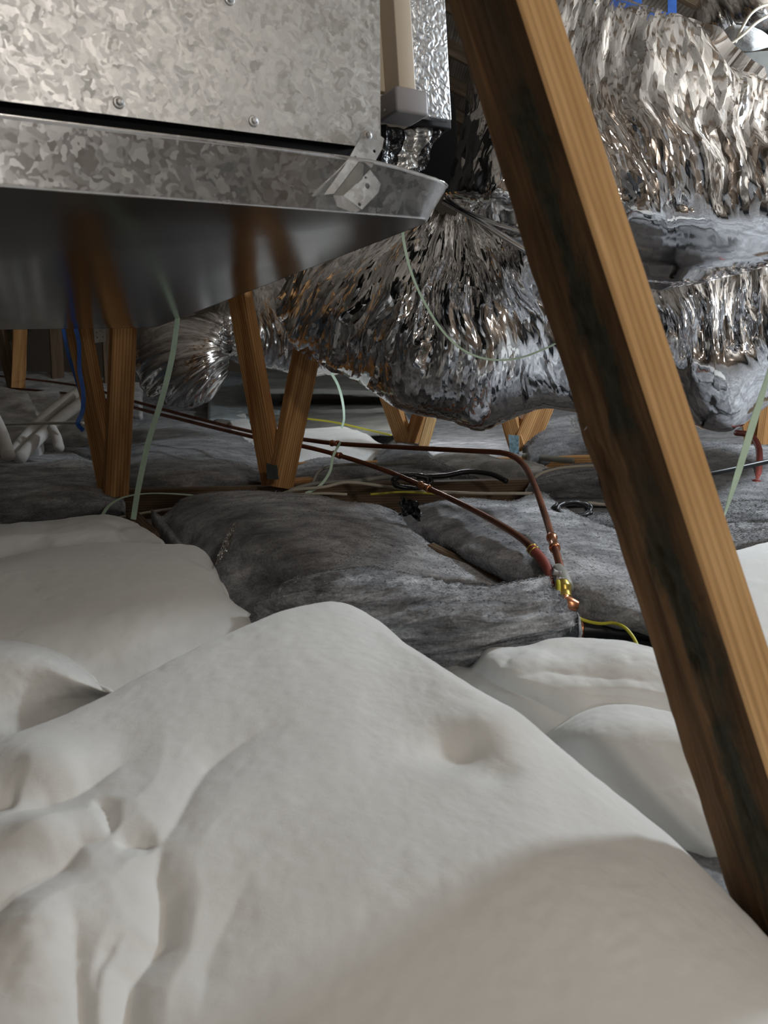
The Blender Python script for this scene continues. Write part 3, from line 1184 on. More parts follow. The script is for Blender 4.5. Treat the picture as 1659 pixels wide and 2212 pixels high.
# stucco-embossed end sheet
BS = BP + 0.02
as0, _ = on_b(885, 100, BS)
as1, _ = on_b(967, 100, BS)
ubox('end_panel', as1, as0 + 0.01, BS, BS + 0.012, on_b(940, 254, BS)[1], TOPC, M['stucco'], 0.0015)
ubox('dark_gap_block', as1 - 0.012, as0 + 0.02, BS + 0.016, BS + 0.35, on_b(940, 262, BS)[1], TOPC, M['black'], 0.002)  # black block added to stand for the dark void beside the end sheet
ubox('dark_gap_panel', on_b(984, 200, 0.6)[0], aR + 0.05, 0.6, 0.64, on_b(950, 400, 0.6)[1], TOPC, M['black'], 0.004)  # black panel added to keep the gap before the duct dark
# black flexible boot with a strip of silver tape, running from the end sheet down into the pan
BB = BP + 0.045
rowsP = [[(820, 268), (850, 272), (880, 262), (920, 254), (968, 262)], [(820, 295), (860, 300), (900, 296), (945, 285), (962, 280)],
         [(820, 330), (850, 335), (880, 335), (915, 325), (930, 318)], [(815, 375), (850, 375), (880, 375), (905, 370), (918, 365)]]
S = surf([[U(on_b(x, y, BB)[0], BB, on_b(x, y, BB)[1]) for x, y in r] for r in rowsP], 60, 80)
nmS = np.tile(-E2, (60, 80, 1))
hS = 0.006 * ridge(S[..., 0] * 40, S[..., 2] * 25, S[..., 1] * 20) + 0.003 * fbm(S[..., 0] * 90, S[..., 2] * 90, 1)
S2 = S + nmS * hS[..., None]
V = np.concatenate([S2.reshape(-1, 3), (S2 + E2 * 0.004).reshape(-1, 3)])
g0 = grid_faces(60, 80)
F = g0.tolist() + (g0[:, ::-1] + 4800).tolist()
M['boot'] = plain('black_film', (0.02, 0.02, 0.022), 0.3, 0.3, 0.3, 60, 0.5, 0.002)
boot = mesh('flexible_boot', V, F, M['boot'], ah, True)
T_ = S2[8:56, 28:62] - E2 * 0.0016
V = np.concatenate([T_.reshape(-1, 3), (T_ + E2 * 0.001).reshape(-1, 3)])
g0 = grid_faces(48, 34)
o = mesh('silver_tape', V, g0.tolist() + (g0[:, ::-1] + 48 * 34).tolist(), plain('dull_tape', (0.42, 0.42, 0.41), 0.35, 0.9, 0.2, 120, 0.5, 0.001), boot, True)
o['label'] = 'strip of silver tape'

# perforated hanger bracket joining cabinet and rim
br = empty('hanger_bracket', U(*on_b(745, 420, -0.016)[:1], -0.016, on_b(745, 420, -0.016)[1]), 'bent perforated steel bracket screwed to the cabinet corner over the pan rim', 'bracket')
bq = lambda px, py, b: U(on_b(px, py, b)[0], b, on_b(px, py, b)[1])
bb = -0.0165
bt = -0.0075


def bline(px, py):                   # the strap leans from the cabinet sheet out over the rim
    t = np.clip((py - 290) / 130.0, 0, 1)
    return bq(px, py, bt + (bb - bt) * t)


o_up = [bline(*p) for p in ((792, 272), (829, 300), (825, 322), (814, 342), (803, 362), (786, 350), (776, 347), (722, 418), (700, 421), (742, 362), (774, 304), (781, 286))]
nu = np.cross(o_up[1] - o_up[0], o_up[9] - o_up[0])
nu = nu if nu @ FV < 0 else -nu
plate('upper_plate', o_up, nu, 0.0014, M['galvplate'], [(bline(808, 327), 0.0018), (bline(767, 341), 0.0016)], br)
o_lo = [bq(*p, bb - 0.004) for p in ((781, 386), (799, 367), (822, 397), (817, 416), (781, 453), (741, 423))]
plate('lower_plate', o_lo, -E2, 0.0014, M['galvplate'], [(bq(793, 402, bb - 0.004), 0.003), (bq(789, 384, bb - 0.004), 0.0014), (bq(776, 442, bb - 0.004), 0.002)], br)
o_fl = [bq(776, 350, bb - 0.010), bq(786, 356, bb - 0.010), bq(783, 386, bb - 0.006), bq(744, 424, bb + 0.001), bq(720, 423, bb + 0.001)]
plate('fold_flange', [o_fl[0], o_fl[1], o_fl[2], o_fl[3], o_fl[4]], np.cross(o_fl[2] - o_fl[0], o_fl[4] - o_fl[0]), 0.0012, plain('shaded_zinc', (0.34, 0.34, 0.32), 0.65, 0.3, 0.2, 60, 0.1), (), br)  # zinc coloured darker than the plates, standing in for shade in the slot
o_ft = [bq(*p, bb - 0.003) for p in ((718, 422), (741, 423), (781, 453), (766, 460), (728, 446))]
plate('foot', o_ft, -E2 - 0.2 * E3, 0.0012, M['galvplate'], (), br)
V, F = disc_data(bline(793, 293) - E2 * 0.0008, -E2, 0.0052, 0.0014, 20, 0.3)
s = mesh('screw', V, F, M['galvplate'], br, True)
V, F = disc_data(bline(793, 293) - E2 * 0.002, -E2, 0.0032, 0.0034, 6, 0.3)
mesh('screw_head', V, F, M['galvplate'], s, False)

# ================================================================== FOREGROUND BRACE
p_top, p_bot = W(1058, -190, 0.615), W(1796, 2090, 0.545)
ax = p_bot - p_top
Ln = np.linalg.norm(ax)
ax /= Ln
fw = FV - ax * (FV @ ax)
fw /= np.linalg.norm(fw)
lat = np.cross(ax, fw)
lat = lat if lat @ RV > 0 else -lat
th_ = math.radians(69)
dL = -lat * math.cos(th_) + fw * math.sin(th_)
dR = lat * math.sin(th_) + fw * math.cos(th_)
brace = empty('timber_brace', p_bot, 'large slanting timber brace with a mouldy dark face, standing in white insulation', 'brace')
nL, n1, n2 = 260, 44, 20


def brace_face(name, d_in, width, n, mat, start, nrm, seed, groove, ends):
    V, uv = [], []
    for i in range(nL):
        s = Ln * i / (nL - 1)
        for j in range(n):
            t = j / (n - 1)
            w = width * t
            e = min(1, t * 12, (1 - t) * 12)
            grain = groove * fbm(s * 5 + seed, (w + 0.004 * vnoise(s * 7, w * 30, seed)) * 170, seed, 3) * e
            rnd = -0.0022 * (max(0, 1 - t * 16) ** 2 + max(0, 1 - (1 - t) * 16) ** 2)
            edge_w = 0.0010 * vnoise(s * 12 + seed, 3.3, 1.0) * (t if ends else 0) + (0.0016 * fbm(s * 40, 9.1, 2.0, 2) * (t > 0.98) if ends else 0)
            # wane and knot bulges on the outer arris
            if ends:
                for (sc_, am, wd) in ((0.50, 0.0022, 0.02), (0.545, -0.0016, 0.012), (0.60, -0.0015, 0.02), (0.33, 0.001, 0.03)):
                    edge_w += am * math.exp(-((i / (nL - 1) - sc_) / wd) ** 2) * t
            if ends:                         # drying checks and a knot
                for (sc_, tc_, dl, dt, dp) in ((0.40, 0.47, 0.014, 0.035, 0.0035), (0.41, 0.42, 0.008, 0.03, 0.002), (0.631, 0.46, 0.016, 0.03, 0.004), (0.66, 0.40, 0.01, 0.04, 0.0025),
                                               (0.733, 0.45, 0.011, 0.03, 0.004), (0.30, 0.62, 0.02, 0.02, 0.002), (0.863, 0.69, 0.012, 0.09, -0.002), (0.52, 0.8, 0.03, 0.02, 0.002)):
                    q_ = ((i / (nL - 1) - sc_) / dl) ** 2 + ((t - tc_ + 0.02 * math.sin(i * 0.9)) / dt) ** 2
                    if q_ < 6:
                        grain -= dp * math.exp(-q_)
            V.append(start + ax * s + d_in * (w + edge_w) + nrm * (grain + rnd))
            uv.append((s, w))
    return np.array(V), np.array(uv)


nrmL = np.cross(ax, dL)
nrmL = nrmL if nrmL @ FV < 0 else -nrmL
nrmR = np.cross(ax, dR)
nrmR = nrmR if nrmR @ FV < 0 else -nrmR
V1, uv1 = brace_face('dark', dL, 0.089, n1, None, p_top, nrmL, 1.0, 0.0011, True)
V2, uv2 = brace_face('light', dR, 0.038, n2, None, p_top, nrmR, 5.0, 0.00035, False)
g = grid_faces(nL, n1)
mesh('mouldy_face', V1, g, M['mould'], brace, True, uv1)['label'] = 'brown wide face with a dark green mould streak'
mesh('clean_face', V2, grid_faces(nL, n2), M['woodl'], brace, True, uv2)['label'] = 'clean pale narrow face'
# hidden two faces and the ends close the timber
Vb, uvb = [], []
for i in range(40):
    s = Ln * i / 39
    k = int(round(i / 39 * (nL - 1)))
    pl = V1[k * n1 + n1 - 1]
    pr = V2[k * n2 + n2 - 1]
    Vb += [pl, pl + dR * 0.038, pr]
    uvb += [(s, 0), (s, 0.038), (s, 0.127)]
F = grid_faces(40, 3).tolist()
nb0 = len(Vb)
mesh('back_faces', Vb, F, M['woodd'], brace, False, uvb)
# a pale tuft of wool and splinters stuck to the timber
for (px, py, dd, sz, sd) in ((1262, 915, 0.672, 0.013, 1), (1352, 1012, 0.655, 0.008, 2)):
    P = []
    Fh = []
    rr = random.Random(sd)
    c = W(px, py, dd)
    for k in range(70):
        a = Vector((rr.gauss(0, 1), rr.gauss(0, 1), rr.gauss(0, 1))).normalized()
        b0_ = c + np.array([rr.gauss(0, 1) for _ in range(3)]) * sz * 0.35
        v_ = np.array(a) * sz * rr.uniform(0.4, 1.0)
        mid = b0_ + v_ * 0.5 + np.array([rr.gauss(0, 1) for _ in range(3)]) * sz * 0.15
        Vt, Ft, _ = tube_data([b0_, mid, b0_ + v_], 0.00035, 4, 3)
        Fh += [[i + len(P) for i in f] for f in Ft]
        P += Vt.tolist()
    o = mesh('wool_tuft', P, Fh, M['white'], brace, True)
    o['kind'] = 'stuff'

# ================================================================== TRUSSES
CH = 0.089


def truss(label, d, x0, x1, webs, chord_px, gusset=(), mats=('wood', 'woodd')):
    """a roof truss: one bottom chord on edge and its slanting webs; webs (top px,py, bottom px,py, dist, width, thick, faceangle)"""
    y0 = G(chord_px[0], chord_px[1], CH)
    y = y0[1]
    t = empty('roof_truss', (0.5 * (x0 + x1), y, 0), label, 'roof truss')
    board('bottom_chord', (x0, y, CH / 2), (x1, y, CH / 2), (0, 0, 1), CH, 0.038, M[mats[1]], t, n=24, seed=d)
    return t, y


def web(t, top, bot, d0, d1, width=0.07, thick=0.038, yaw=35, mat='wood', seed=0.0, ext=0.0):
    a, b = W(*top, d0), W(*bot, d1)
    if ext:
        a = a + (a - b) / np.linalg.norm(a - b) * ext
    axx = (a - b) / np.linalg.norm(a - b)
    side = np.cross(axx, FV)
    side /= np.linalg.norm(side)
    back = np.cross(side, axx)
    y_ = math.radians(yaw)
    wd = side * math.cos(y_) + back * math.sin(y_)
    return board('web_brace', b, a, wd, width, thick, M[mat], t, n=26, seed=seed, rough=0.0015)


tA, yA = truss('roof truss whose two V shaped braces rise just behind the drain pan', 2.1, -1.7, 1.5, (), (600, 1048))
dA = 2.1
web(tA, (172, 715), (238, 1055), 2.02, 2.08, 0.058, 0.036, 28, 'wood', 0.3, 0.5)
web(tA, (266, 715), (250, 1072), 2.00, 2.05, 0.062, 0.036, -32, 'wood', 1.3, 0.5)
web(tA, (515, 620), (592, 1045), 2.12, 2.14, 0.064, 0.036, 30, 'wood', 2.3, 0.5)
web(tA, (668, 735), (604, 1052), 2.10, 2.13, 0.070, 0.036, -38, 'wood', 3.3, 0.5)
plate('gusset_plate', [W(575, 1000, 2.06), W(599, 1006, 2.06), W(602, 1036, 2.06), W(577, 1036, 2.06)], -FV, 0.002, plain('dark_plate', (0.05, 0.06, 0.055), 0.5, 0.5, 0.3, 60, 0.2), (), tA)
plate('nail_plate', [W(202, 706, 1.97), W(229, 712, 1.97), W(229, 738, 1.97), W(205, 741, 1.97)], -FV, 0.002, M['galvplate'],
      [(W(210, 729, 1.97), 0.0025), (W(223, 728, 1.97), 0.0025), (W(209, 718, 1.97), 0.002), (W(222, 718, 1.97), 0.002)], tA)

tB, yB = truss('farther roof truss with V braces below the crumpled foil duct', 2.9, -0.6, 1.9, (), (1200, 985), mats=('wood', 'wood'))
web(tB, (838, 850), (886, 985), 2.78, 2.8, 0.06, 0.036, 30, 'wood', 4.1)
web(tB, (930, 850), (885, 985), 2.76, 2.8, 0.075, 0.036, -35, 'wood', 5.2)
web(tB, (938, 880), (905, 1000), 2.70, 2.72, 0.034, 0.03, 8, 'woodl', 5.7)  # pale strip standing in for the lit face of this brace
web(tB, (1085, 850), (1122, 975), 2.80, 2.82, 0.06, 0.036, 30, 'wood', 6.1)
web(tB, (1178, 850), (1128, 972), 2.78, 2.82, 0.095, 0.036, -12, 'wood', 7.2)
plate('gusset_plate', [W(1098, 939, 2.74), W(1121, 941, 2.74), W(1121, 981, 2.74), W(1101, 977, 2.74)], -FV, 0.003, plain('blue_grey_plate', (0.12, 0.19, 0.22), 0.5, 0.5, 0.5, 90, 0.4), (), tB)

tC, yC = truss('distant roof truss at the far left with a narrow V of braces', 4.6, -3.2, -0.6, (), (40, 880))
dc = W(40, 860, 1.0)
web(tC, (-6, 690), (36, 860), 4.5, 4.55, 0.07, 0.036, 25, 'woodd', 8.1, 0.3)
web(tC, (44, 690), (38, 866), 4.45, 4.5, 0.075, 0.036, -30, 'wood', 9.1, 0.3)
web(tC, (118, 690), (128, 860), 5.0, 5.0, 0.075, 0.036, -30, 'woodd', 9.7, 0.3)
web(tC, (232, 690), (240, 850), 4.8, 4.8, 0.075, 0.036, -30, 'woodd', 9.9, 0.3)
tD = empty('roof_truss', W(1640, 960, 2.6), 'dim roof truss in the gap right of the slanting brace', 'roof truss')
web(tD, (1622, 880), (1640, 985), 2.9, 2.9, 0.08, 0.036, 20, 'wood', 10.4)
web(tD, (1668, 860), (1652, 985), 2.85, 2.85, 0.08, 0.036, -30, 'wood', 11.4)

# loose lath lying between two grey batts
la = board('wood_lath', G(930, 1180, 0.085), G(1125, 1283, 0.05), (1, 0.6, 0), 0.02, 0.012, M['woodd'], None, n=10, seed=2.2)
tag(la, 'thin wooden lath lying in the gap between two grey batts', 'lath')
# offcut beside first V of braces
oc = board('timber_offcut', G(285, 1112, 0.07), G(330, 1160, 0.06), (1, 0, 0.4), 0.03, 0.02, M['woodd'], None, n=6, seed=3.9)
tag(oc, 'short timber offcut poking out beside the torn white insulation edge', 'timber')
oc2 = board('timber_offcut', G(615, 1048, 0.075), G(672, 1042, 0.075), (0, 1, 0), 0.05, 0.03, M['wood'], None, n=6, seed=4.9)
tag(oc2, 'small timber block at the foot of the second V of braces', 'timber')

# ================================================================== FOIL DUCTS
def sm(x, a, b):
    t = np.clip((x - a) / (b - a), 0, 1)
    return t * t * (3 - 2 * t)


secA = [(1190, -90, 1400, 12, 1.50, .04), (1105, -50, 1545, 52, 1.48, .17), (1050, 30, 1590, 100, 1.46, .24), (1000, 150, 1690, 175, 1.45, .29),
        (980, 280, 1770, 300, 1.45, .31), (962, 380, 1800, 420, 1.46, .31), (957, 430, 1780, 500, 1.47, .29), (1010, 478, 1725, 556, 1.49, .24),
        (1120, 540, 1640, 592, 1.50, .17), (1250, 588, 1560, 612, 1.51, .11), (1320, 608, 1500, 626, 1.515, .07), (1390, 624, 1430, 631, 1.52, .012)]
wrA = lambda px, py: 0.05 + 0.95 * (1 - sm(py + 0.10 * (px - 1300) * -1 + 30 * vnoise(px / 60, py / 60, 3.0), 425, 490))
dA_ = loft('foil_duct', secA, M['foil'], 360, 480, 0.020, 9, 1.5, True, 0.0, wrA, small=0.55, fan=(1420, -420, 1.45))
tag(dA_, 'bulging crumpled foil duct behind the slanting brace, smooth at its underside', 'duct')

secB = [(588, 640, 592, 690, 2.02, .03), (622, 590, 640, 762, 1.98, .13), (700, 530, 700, 797, 1.92, .19), (780, 490, 790, 848, 1.87, .22), (860, 465, 872, 897, 1.83, .25),
        (950, 450, 960, 918, 1.80, .26), (1030, 445, 1035, 938, 1.80, .27), (1095, 450, 1092, 922, 1.80, .27), (1170, 470, 1170, 895, 1.82, .26), (1250, 500, 1258, 900, 1.86, .22),
        (1310, 560, 1320, 850, 1.9, .14), (1345, 640, 1345, 760, 1.95, .03)]
wrB = lambda px, py: 0.35 + 0.65 * (1 - sm(py - 0.25 * np.abs(px - 1000) * -1 + 30 * vnoise(px / 50, py / 50, 5.0), 830, 930))
dB_ = loft('foil_duct', secB, M['foil_b'], 460, 420, 0.026, 8, 1.6, False, 4.0, wrB, small=0.55, fan=(990, 395, 1.75))
tag(dB_, 'large crumpled foil duct hanging under the corner of the drain pan', 'duct')
secD = [(1270, 640, 1290, 800, 2.0, .05), (1330, 590, 1360, 860, 1.98, .18), (1420, 560, 1450, 895, 1.95, .24), (1500, 550, 1512, 932, 1.92, .27), (1580, 540, 1585, 938, 1.9, .28),
        (1670, 530, 1670, 880, 1.9, .28), (1760, 540, 1760, 840, 1.9, .25), (1840, 600, 1840, 780, 1.9, .12)]
wrD = lambda px, py: 0.06 + 0.94 * (1 - sm(py + 22 * vnoise(px / 40, py / 60, 7.0), 745, 800))
dD_ = loft('foil_duct', secD, M['foil'], 250, 330, 0.020, 10, 1.8, False, 8.0, wrD, small=0.6, fan=(1420, 300, 1.8))
tag(dD_, 'lower foil duct showing right of the slanting brace with a smooth belly', 'duct')
# rolled foil seam where the two big ducts meet
sx = tube('foil_seam', [W(958, 432, 1.42), W(1040, 480, 1.40), W(1145, 545, 1.40), W(1240, 585, 1.42)], 0.006, M['foil_c'], None, 60, 10)
tag(sx, 'rolled bright foil seam along the lower edge of the bulging duct', 'seam')

secC = [(286, 780, 290, 800, 2.72, .02), (300, 715, 305, 845, 2.68, .09), (335, 690, 345, 872, 2.63, .14), (385, 680, 390, 884, 2.60, .16), (440, 672, 445, 872, 2.60, .16), (480, 665, 478, 838, 2.62, .13), (497, 680, 495, 790, 2.66, .06)]
dC_ = loft('foil_duct', secC, M['foil_c'], 150, 180, 0.012, 12, 3.5, False, 12.0, None, small=0.6, fan=(520, 770, 2.6))
tag(dC_, 'small round foil duct elbow between the two V braces', 'duct')
secE = [(455, 640, 470, 765, 2.75, .10), (505, 600, 520, 790, 2.72, .15), (580, 580, 585, 803, 2.70, .17), (650, 590, 650, 815, 2.68, .17), (720, 640, 720, 812, 2.68, .14), (780, 690, 770, 800, 2.68, .08)]
dE_ = loft('foil_duct', secE, M['foil_c'], 150, 180, 0.014, 12, 2.5, False, 15.0, None, small=0.6, fan=(560, 420, 2.7))
tag(dE_, 'narrow twisted foil duct passing behind the second V of braces', 'duct')

# top right: dim foil duct, white wool wrap, grey duct board, cords and blue straps
secT = [(1480, 60, 1500, 90, 2.3, .03), (1530, -40, 1560, 88, 2.25, .1), (1620, -90, 1640, 82, 2.2, .14), (1720, -90, 1720, 70, 2.2, .14)]
dT_ = loft('foil_duct', secT, M['foil_c'], 120, 160, 0.02, 12, 3, True, 18.0, None, small=0.6, fan=(1350, -200, 2.2))
tag(dT_, 'dim crumpled foil duct in the top corner above the white wool wrap', 'duct')
secP = [(1552, 75, 1556, 95, 2.0, .02), (1580, 52, 1580, 108, 1.98, .05), (1620, 55, 1620, 112, 1.96, .06), (1650, 68, 1652, 106, 1.96, .05), (1668, 84, 1668, 100, 1.97, .02)]
wp = loft('wool_wrap', secP, M['pale'], 70, 90, 0.012, 14, 6, True, 20.0)
tag(wp, 'small white wool wrap tucked beside the top of the bulging duct', 'insulation')
bd_ = board('duct_board', W(1578, 158, 1.98), W(1760, 145, 1.92), UV_, 0.085, 0.03, plain('dull_grey_board', (0.2, 0.2, 0.19), 0.6, 0, 0.15, 30, 0.1), None, n=8, seed=1)
tag(bd_, 'grey duct board edge at the right below the white wool wrap', 'duct board')
for i, (pts, lab) in enumerate((([(1588, 92, 1.8), (1602, 62, 1.79), (1622, 30, 1.78), (1650, 12, 1.78), (1700, 5, 1.78)], 'cream cord curling up over the white wool wrap'),
                                ([(1572, 98, 1.8), (1605, 75, 1.79), (1640, 45, 1.79), (1700, 15, 1.79)], 'straighter cream cord crossing the white wool wrap'))):
    tag(tube('cord', [W(*p) for p in pts], 0.0035, M['cream'], None, 40, 8), lab, 'cord')
for i, (xa, lab) in enumerate(((1377, 'left of the two blue straps holding up the bulging foil duct'), (1452, 'right of the two blue straps holding up the bulging foil duct'))):
    tag(ribbon('hanging_strap', [W(xa, 60, 1.72), W(xa, 10, 1.72), W(xa - 2, -180, 1.74)], 0.020, 0.0015, M['blue'], None, n=20), lab, 'strap', 'blue duct straps')

# ================================================================== INSULATION
# near white blanket
ridge_row = [(-120, 1668, .12), (0, 1606, .13), (110, 1547, .14), (300, 1450, .15), (540, 1340, .16), (640, 1304, .165), (710, 1292, .165), (790, 1315, .155), (870, 1375, .145), (950, 1432, .14), (1003, 1478, .135),
             (1060, 1500, .13), (1150, 1562, .115), (1300, 1682, .088), (1430, 1792, .06), (1560, 1925, .03), (1720, 2085, .012)]
low_row = [(-420, 2620, .06), (200, 2620, .06), (830, 2620, .055), (1400, 2620, .03), (2100, 2620, -.03)]


def lerp_row(t, dz=0.0, n=17):
    a = crom([G(*p) for p in ridge_row], n)
    b = crom([G(*p) for p in low_row], n)
    t2 = t
    r = a * (1 - t2) + b * t2
    r[:, 2] += dz
    return r


S_rows = [lerp_row(0.0), lerp_row(0.06, 0.006), lerp_row(0.2, 0.012), lerp_row(0.4, 0.014), lerp_row(0.65, 0.016), lerp_row(1.0)]
cre = [([(33, 1750), (100, 1722), (163, 1698), (215, 1665), (260, 1636)], .016, 22), ([(-60, 1985), (0, 1948), (70, 1905), (135, 1864), (180, 1822), (236, 1815)], .018, 24),
       ([(190, 1712), (228, 1740), (238, 1777), (236, 1820)], .012, 14), ([(570, 1560), (500, 1600), (450, 1636), (415, 1690), (390, 1744), (347, 1820), (339, 1885)], .010, 28),
       ([(347, 1820), (339, 1885), (352, 1929), (347, 2021), (282, 2108), (266, 2230)], .017, 26), ([(163, 1972), (168, 2102), (179, 2230)], .012, 28), ([(270, 2005), (206, 2102), (190, 2200)], .008, 26),
       ([(236, 1815), (300, 1812), (347, 1820)], .014, 18), ([(-60, 1750), (15, 1730), (35, 1690)], .012, 18), ([(545, 1870), (500, 1960), (450, 2060), (430, 2200)], .007, 60)]


def near_post(S, px, py):
    d = -0.014 * np.exp(-(((px - 990) / 75) ** 2 + ((py - 1612) / 42) ** 2))
    d = d - 0.006 * np.exp(-(((px - 1075) / 50) ** 2 + ((py - 1665) / 30) ** 2)) + 0.006 * np.exp(-(((px - 1060) / 90) ** 2 + ((py - 1560) / 40) ** 2))
    d = d + 0.012 * np.exp(-(((px - 1150) / 420) ** 2 + ((py - 1900) / 190) ** 2))
    d = d + 0.014 * np.exp(-(((px - 100) / 120) ** 2 + ((py - 1650) / 60) ** 2)) + 0.012 * np.exp(-(((px - 100) / 110) ** 2 + ((py - 1800) / 50) ** 2)) + 0.012 * np.exp(-(((px - 90) / 110) ** 2 + ((py - 2020) / 120) ** 2))
    d = d + 0.001 * fbm(px / 45, py / 30, 4.0, 3) * np.exp(-(((px - 90) / 160) ** 2 + ((py - 2030) / 130) ** 2)) + 0.0006 * fbm(px / 40, py / 28, 6.0, 3) * np.exp(-(((px - 1300) / 260) ** 2 + ((py - 2000) / 170) ** 2))
    return d


_G = G
def _rows_batt(*a, **k):
    global G
    G = lambda *p: np.array(p, float)      # rows already in metres
    try:
        return batt(*a, **k)
    finally:
        G = _G


b = _rows_batt('insulation_blanket', [[tuple(p) for p in r] for r in S_rows], M['white'], 0.10, 300, 300, 0.007, 4.5, 0.0004, 0.018, 1.0, cre, near_post, fib=0)
tag(b, 'big near white insulation blanket peaking in front of the layered grey batt', 'insulation', 'white insulation blankets')


def wb(rows, lab, **k):
    k.setdefault('fib', 0)
    k.setdefault('fiblen', 0.004)
    o = batt('insulation_blanket', rows, k.pop('mat', M['white']), **k)
    return tag(o, lab, 'insulation', 'white insulation blankets')


wb([[(-120, 1225, .13), (0, 1200, .14), (100, 1182, .145), (220, 1170, .145), (330, 1174, .14), (420, 1182, .125), (466, 1222, .11), (482, 1262, .10)],
    [(-120, 1270, .14), (0, 1245, .148), (150, 1225, .15), (300, 1225, .147), (430, 1250, .13), (500, 1300, .10)],
    [(-120, 1360, .13), (100, 1340, .135), (300, 1340, .13), (440, 1345, .11), (545, 1345, .085)],
    [(-120, 1480, .10), (100, 1460, .10), (300, 1450, .09), (450, 1440, .07), (560, 1420, .06)],
    [(-120, 1640, .05), (100, 1600, .05), (300, 1560, .04), (560, 1500, .03)]],
   'smooth shaded white blanket at the left behind the near white one', thick=0.09, nr=130, nc=130, lump=0.005, seed=2.0, edge=0.02,
   creases=[([(60, 1262), (85, 1268)], .003, 9)])
wb([[(-120, 1142, .11), (0, 1127, .115), (120, 1120, .12), (210, 1116, .12), (255, 1108, .125), (285, 1122, .11), (310, 1142, .10), (345, 1166, .09)],
    [(-120, 1165, .12), (0, 1150, .13), (120, 1142, .13), (220, 1138, .125), (270, 1146, .115), (300, 1158, .105), (350, 1176, .09)],
    [(-120, 1240, .08), (0, 1215, .08), (150, 1195, .09), (250, 1188, .09), (355, 1190, .08)]],
   'rolled white insulation edge beneath the foot of the long mint strap', thick=0.07, nr=90, nc=130, lump=0.006, lscale=16, seed=3.0, edge=0.012,
   creases=[([(255, 1112), (268, 1150), (280, 1165)], .012, 9), ([(150, 1165), (240, 1150)], .006, 14), ([(40, 1180), (90, 1155), (110, 1140)], .006, 14)])
wb([[(-120, 1372, .135), (0, 1378, .135), (80, 1392, .13), (150, 1424, .12), (200, 1462, .11), (226, 1490, .10)],
    [(-120, 1420, .14), (0, 1425, .14), (90, 1440, .13), (160, 1470, .115), (232, 1498, .095)],
    [(-120, 1600, .09), (0, 1570, .085), (100, 1540, .08), (240, 1510, .075)], [(-120, 1700, .04), (0, 1660, .04), (100, 1610, .04), (245, 1530, .05)]],
   'shaded white insulation lobe at the left edge above the near blanket', thick=0.07, nr=90, nc=110, lump=0.004, seed=4.0, edge=0.014)
wb([[(930, 1418, .055), (975, 1424, .06), (1012, 1432, .06), (1048, 1402, .085), (1120, 1396, .095), (1220, 1382, .10), (1320, 1384, .10), (1420, 1404, .10), (1600, 1440, .09)],
    [(950, 1452, .06), (1000, 1455, .065), (1060, 1432, .09), (1140, 1425, .10), (1240, 1412, .105), (1420, 1430, .10), (1620, 1470, .09)],
    [(990, 1500, .05), (1090, 1490, .075), (1240, 1480, .085), (1420, 1490, .085), (1660, 1540, .07)],
    [(1050, 1560, .03), (1180, 1570, .045), (1300, 1560, .055), (1480, 1570, .055), (1720, 1630, .05)], [(1150, 1680, .01), (1400, 1760, .015), (1800, 1820, .02)]],
   'cool white insulation heaped behind the slanting brace, below the pointed grey batt', thick=0.08, nr=120, nc=140, lump=0.006, lscale=14, seed=5.0, edge=0.012,
   creases=[([(1100, 1470), (1180, 1440), (1300, 1450), (1420, 1470)], .007, 14), ([(1010, 1440), (1060, 1470), (1160, 1520), (1220, 1545)], .012, 14), ([(1080, 1450), (1100, 1420), (1140, 1405)], .006, 12), ([(1230, 1490), (1340, 1500), (1440, 1520)], .006, 14)])
wb([[(1170, 1600, .035), (1215, 1566, .055), (1290, 1532, .07), (1370, 1526, .075), (1470, 1545, .075), (1620, 1580, .07), (1800, 1640, .06)],
    [(1200, 1620, .04), (1270, 1590, .065), (1370, 1575, .075), (1500, 1590, .075), (1820, 1680, .06)],
    [(1290, 1700, .03), (1400, 1680, .045), (1560, 1690, .05), (1850, 1760, .05)], [(1430, 1830, .0), (1560, 1820, .02), (1700, 1830, .03), (1900, 1880, .03)]],
   'soft white insulation fold running under the middle of the slanting brace', thick=0.06, nr=90, nc=110, lump=0.004, seed=6.0, edge=0.014)
wb([[(1500, 1235, .11), (1580, 1192, .125), (1640, 1172, .13), (1800, 1130, .14)], [(1500, 1290, .12), (1600, 1250, .13), (1800, 1210, .14)],
    [(1500, 1480, .09), (1640, 1440, .10), (1820, 1400, .10)], [(1540, 1640, .05), (1700, 1600, .05), (1880, 1560, .05)]],
   'bright white insulation at the right edge, on the right of the slanting brace', thick=0.09, nr=80, nc=90, lump=0.005, seed=7.0, edge=0.014)


def gb(rows, lab, **k):
    k.setdefault('fib', 5000)
    k.setdefault('fiblen', 0.0065)
    o = batt('insulation_batt', rows, k.pop('mat', M['grey']), **k)
    return tag(o, lab, 'insulation', 'grey insulation batts')


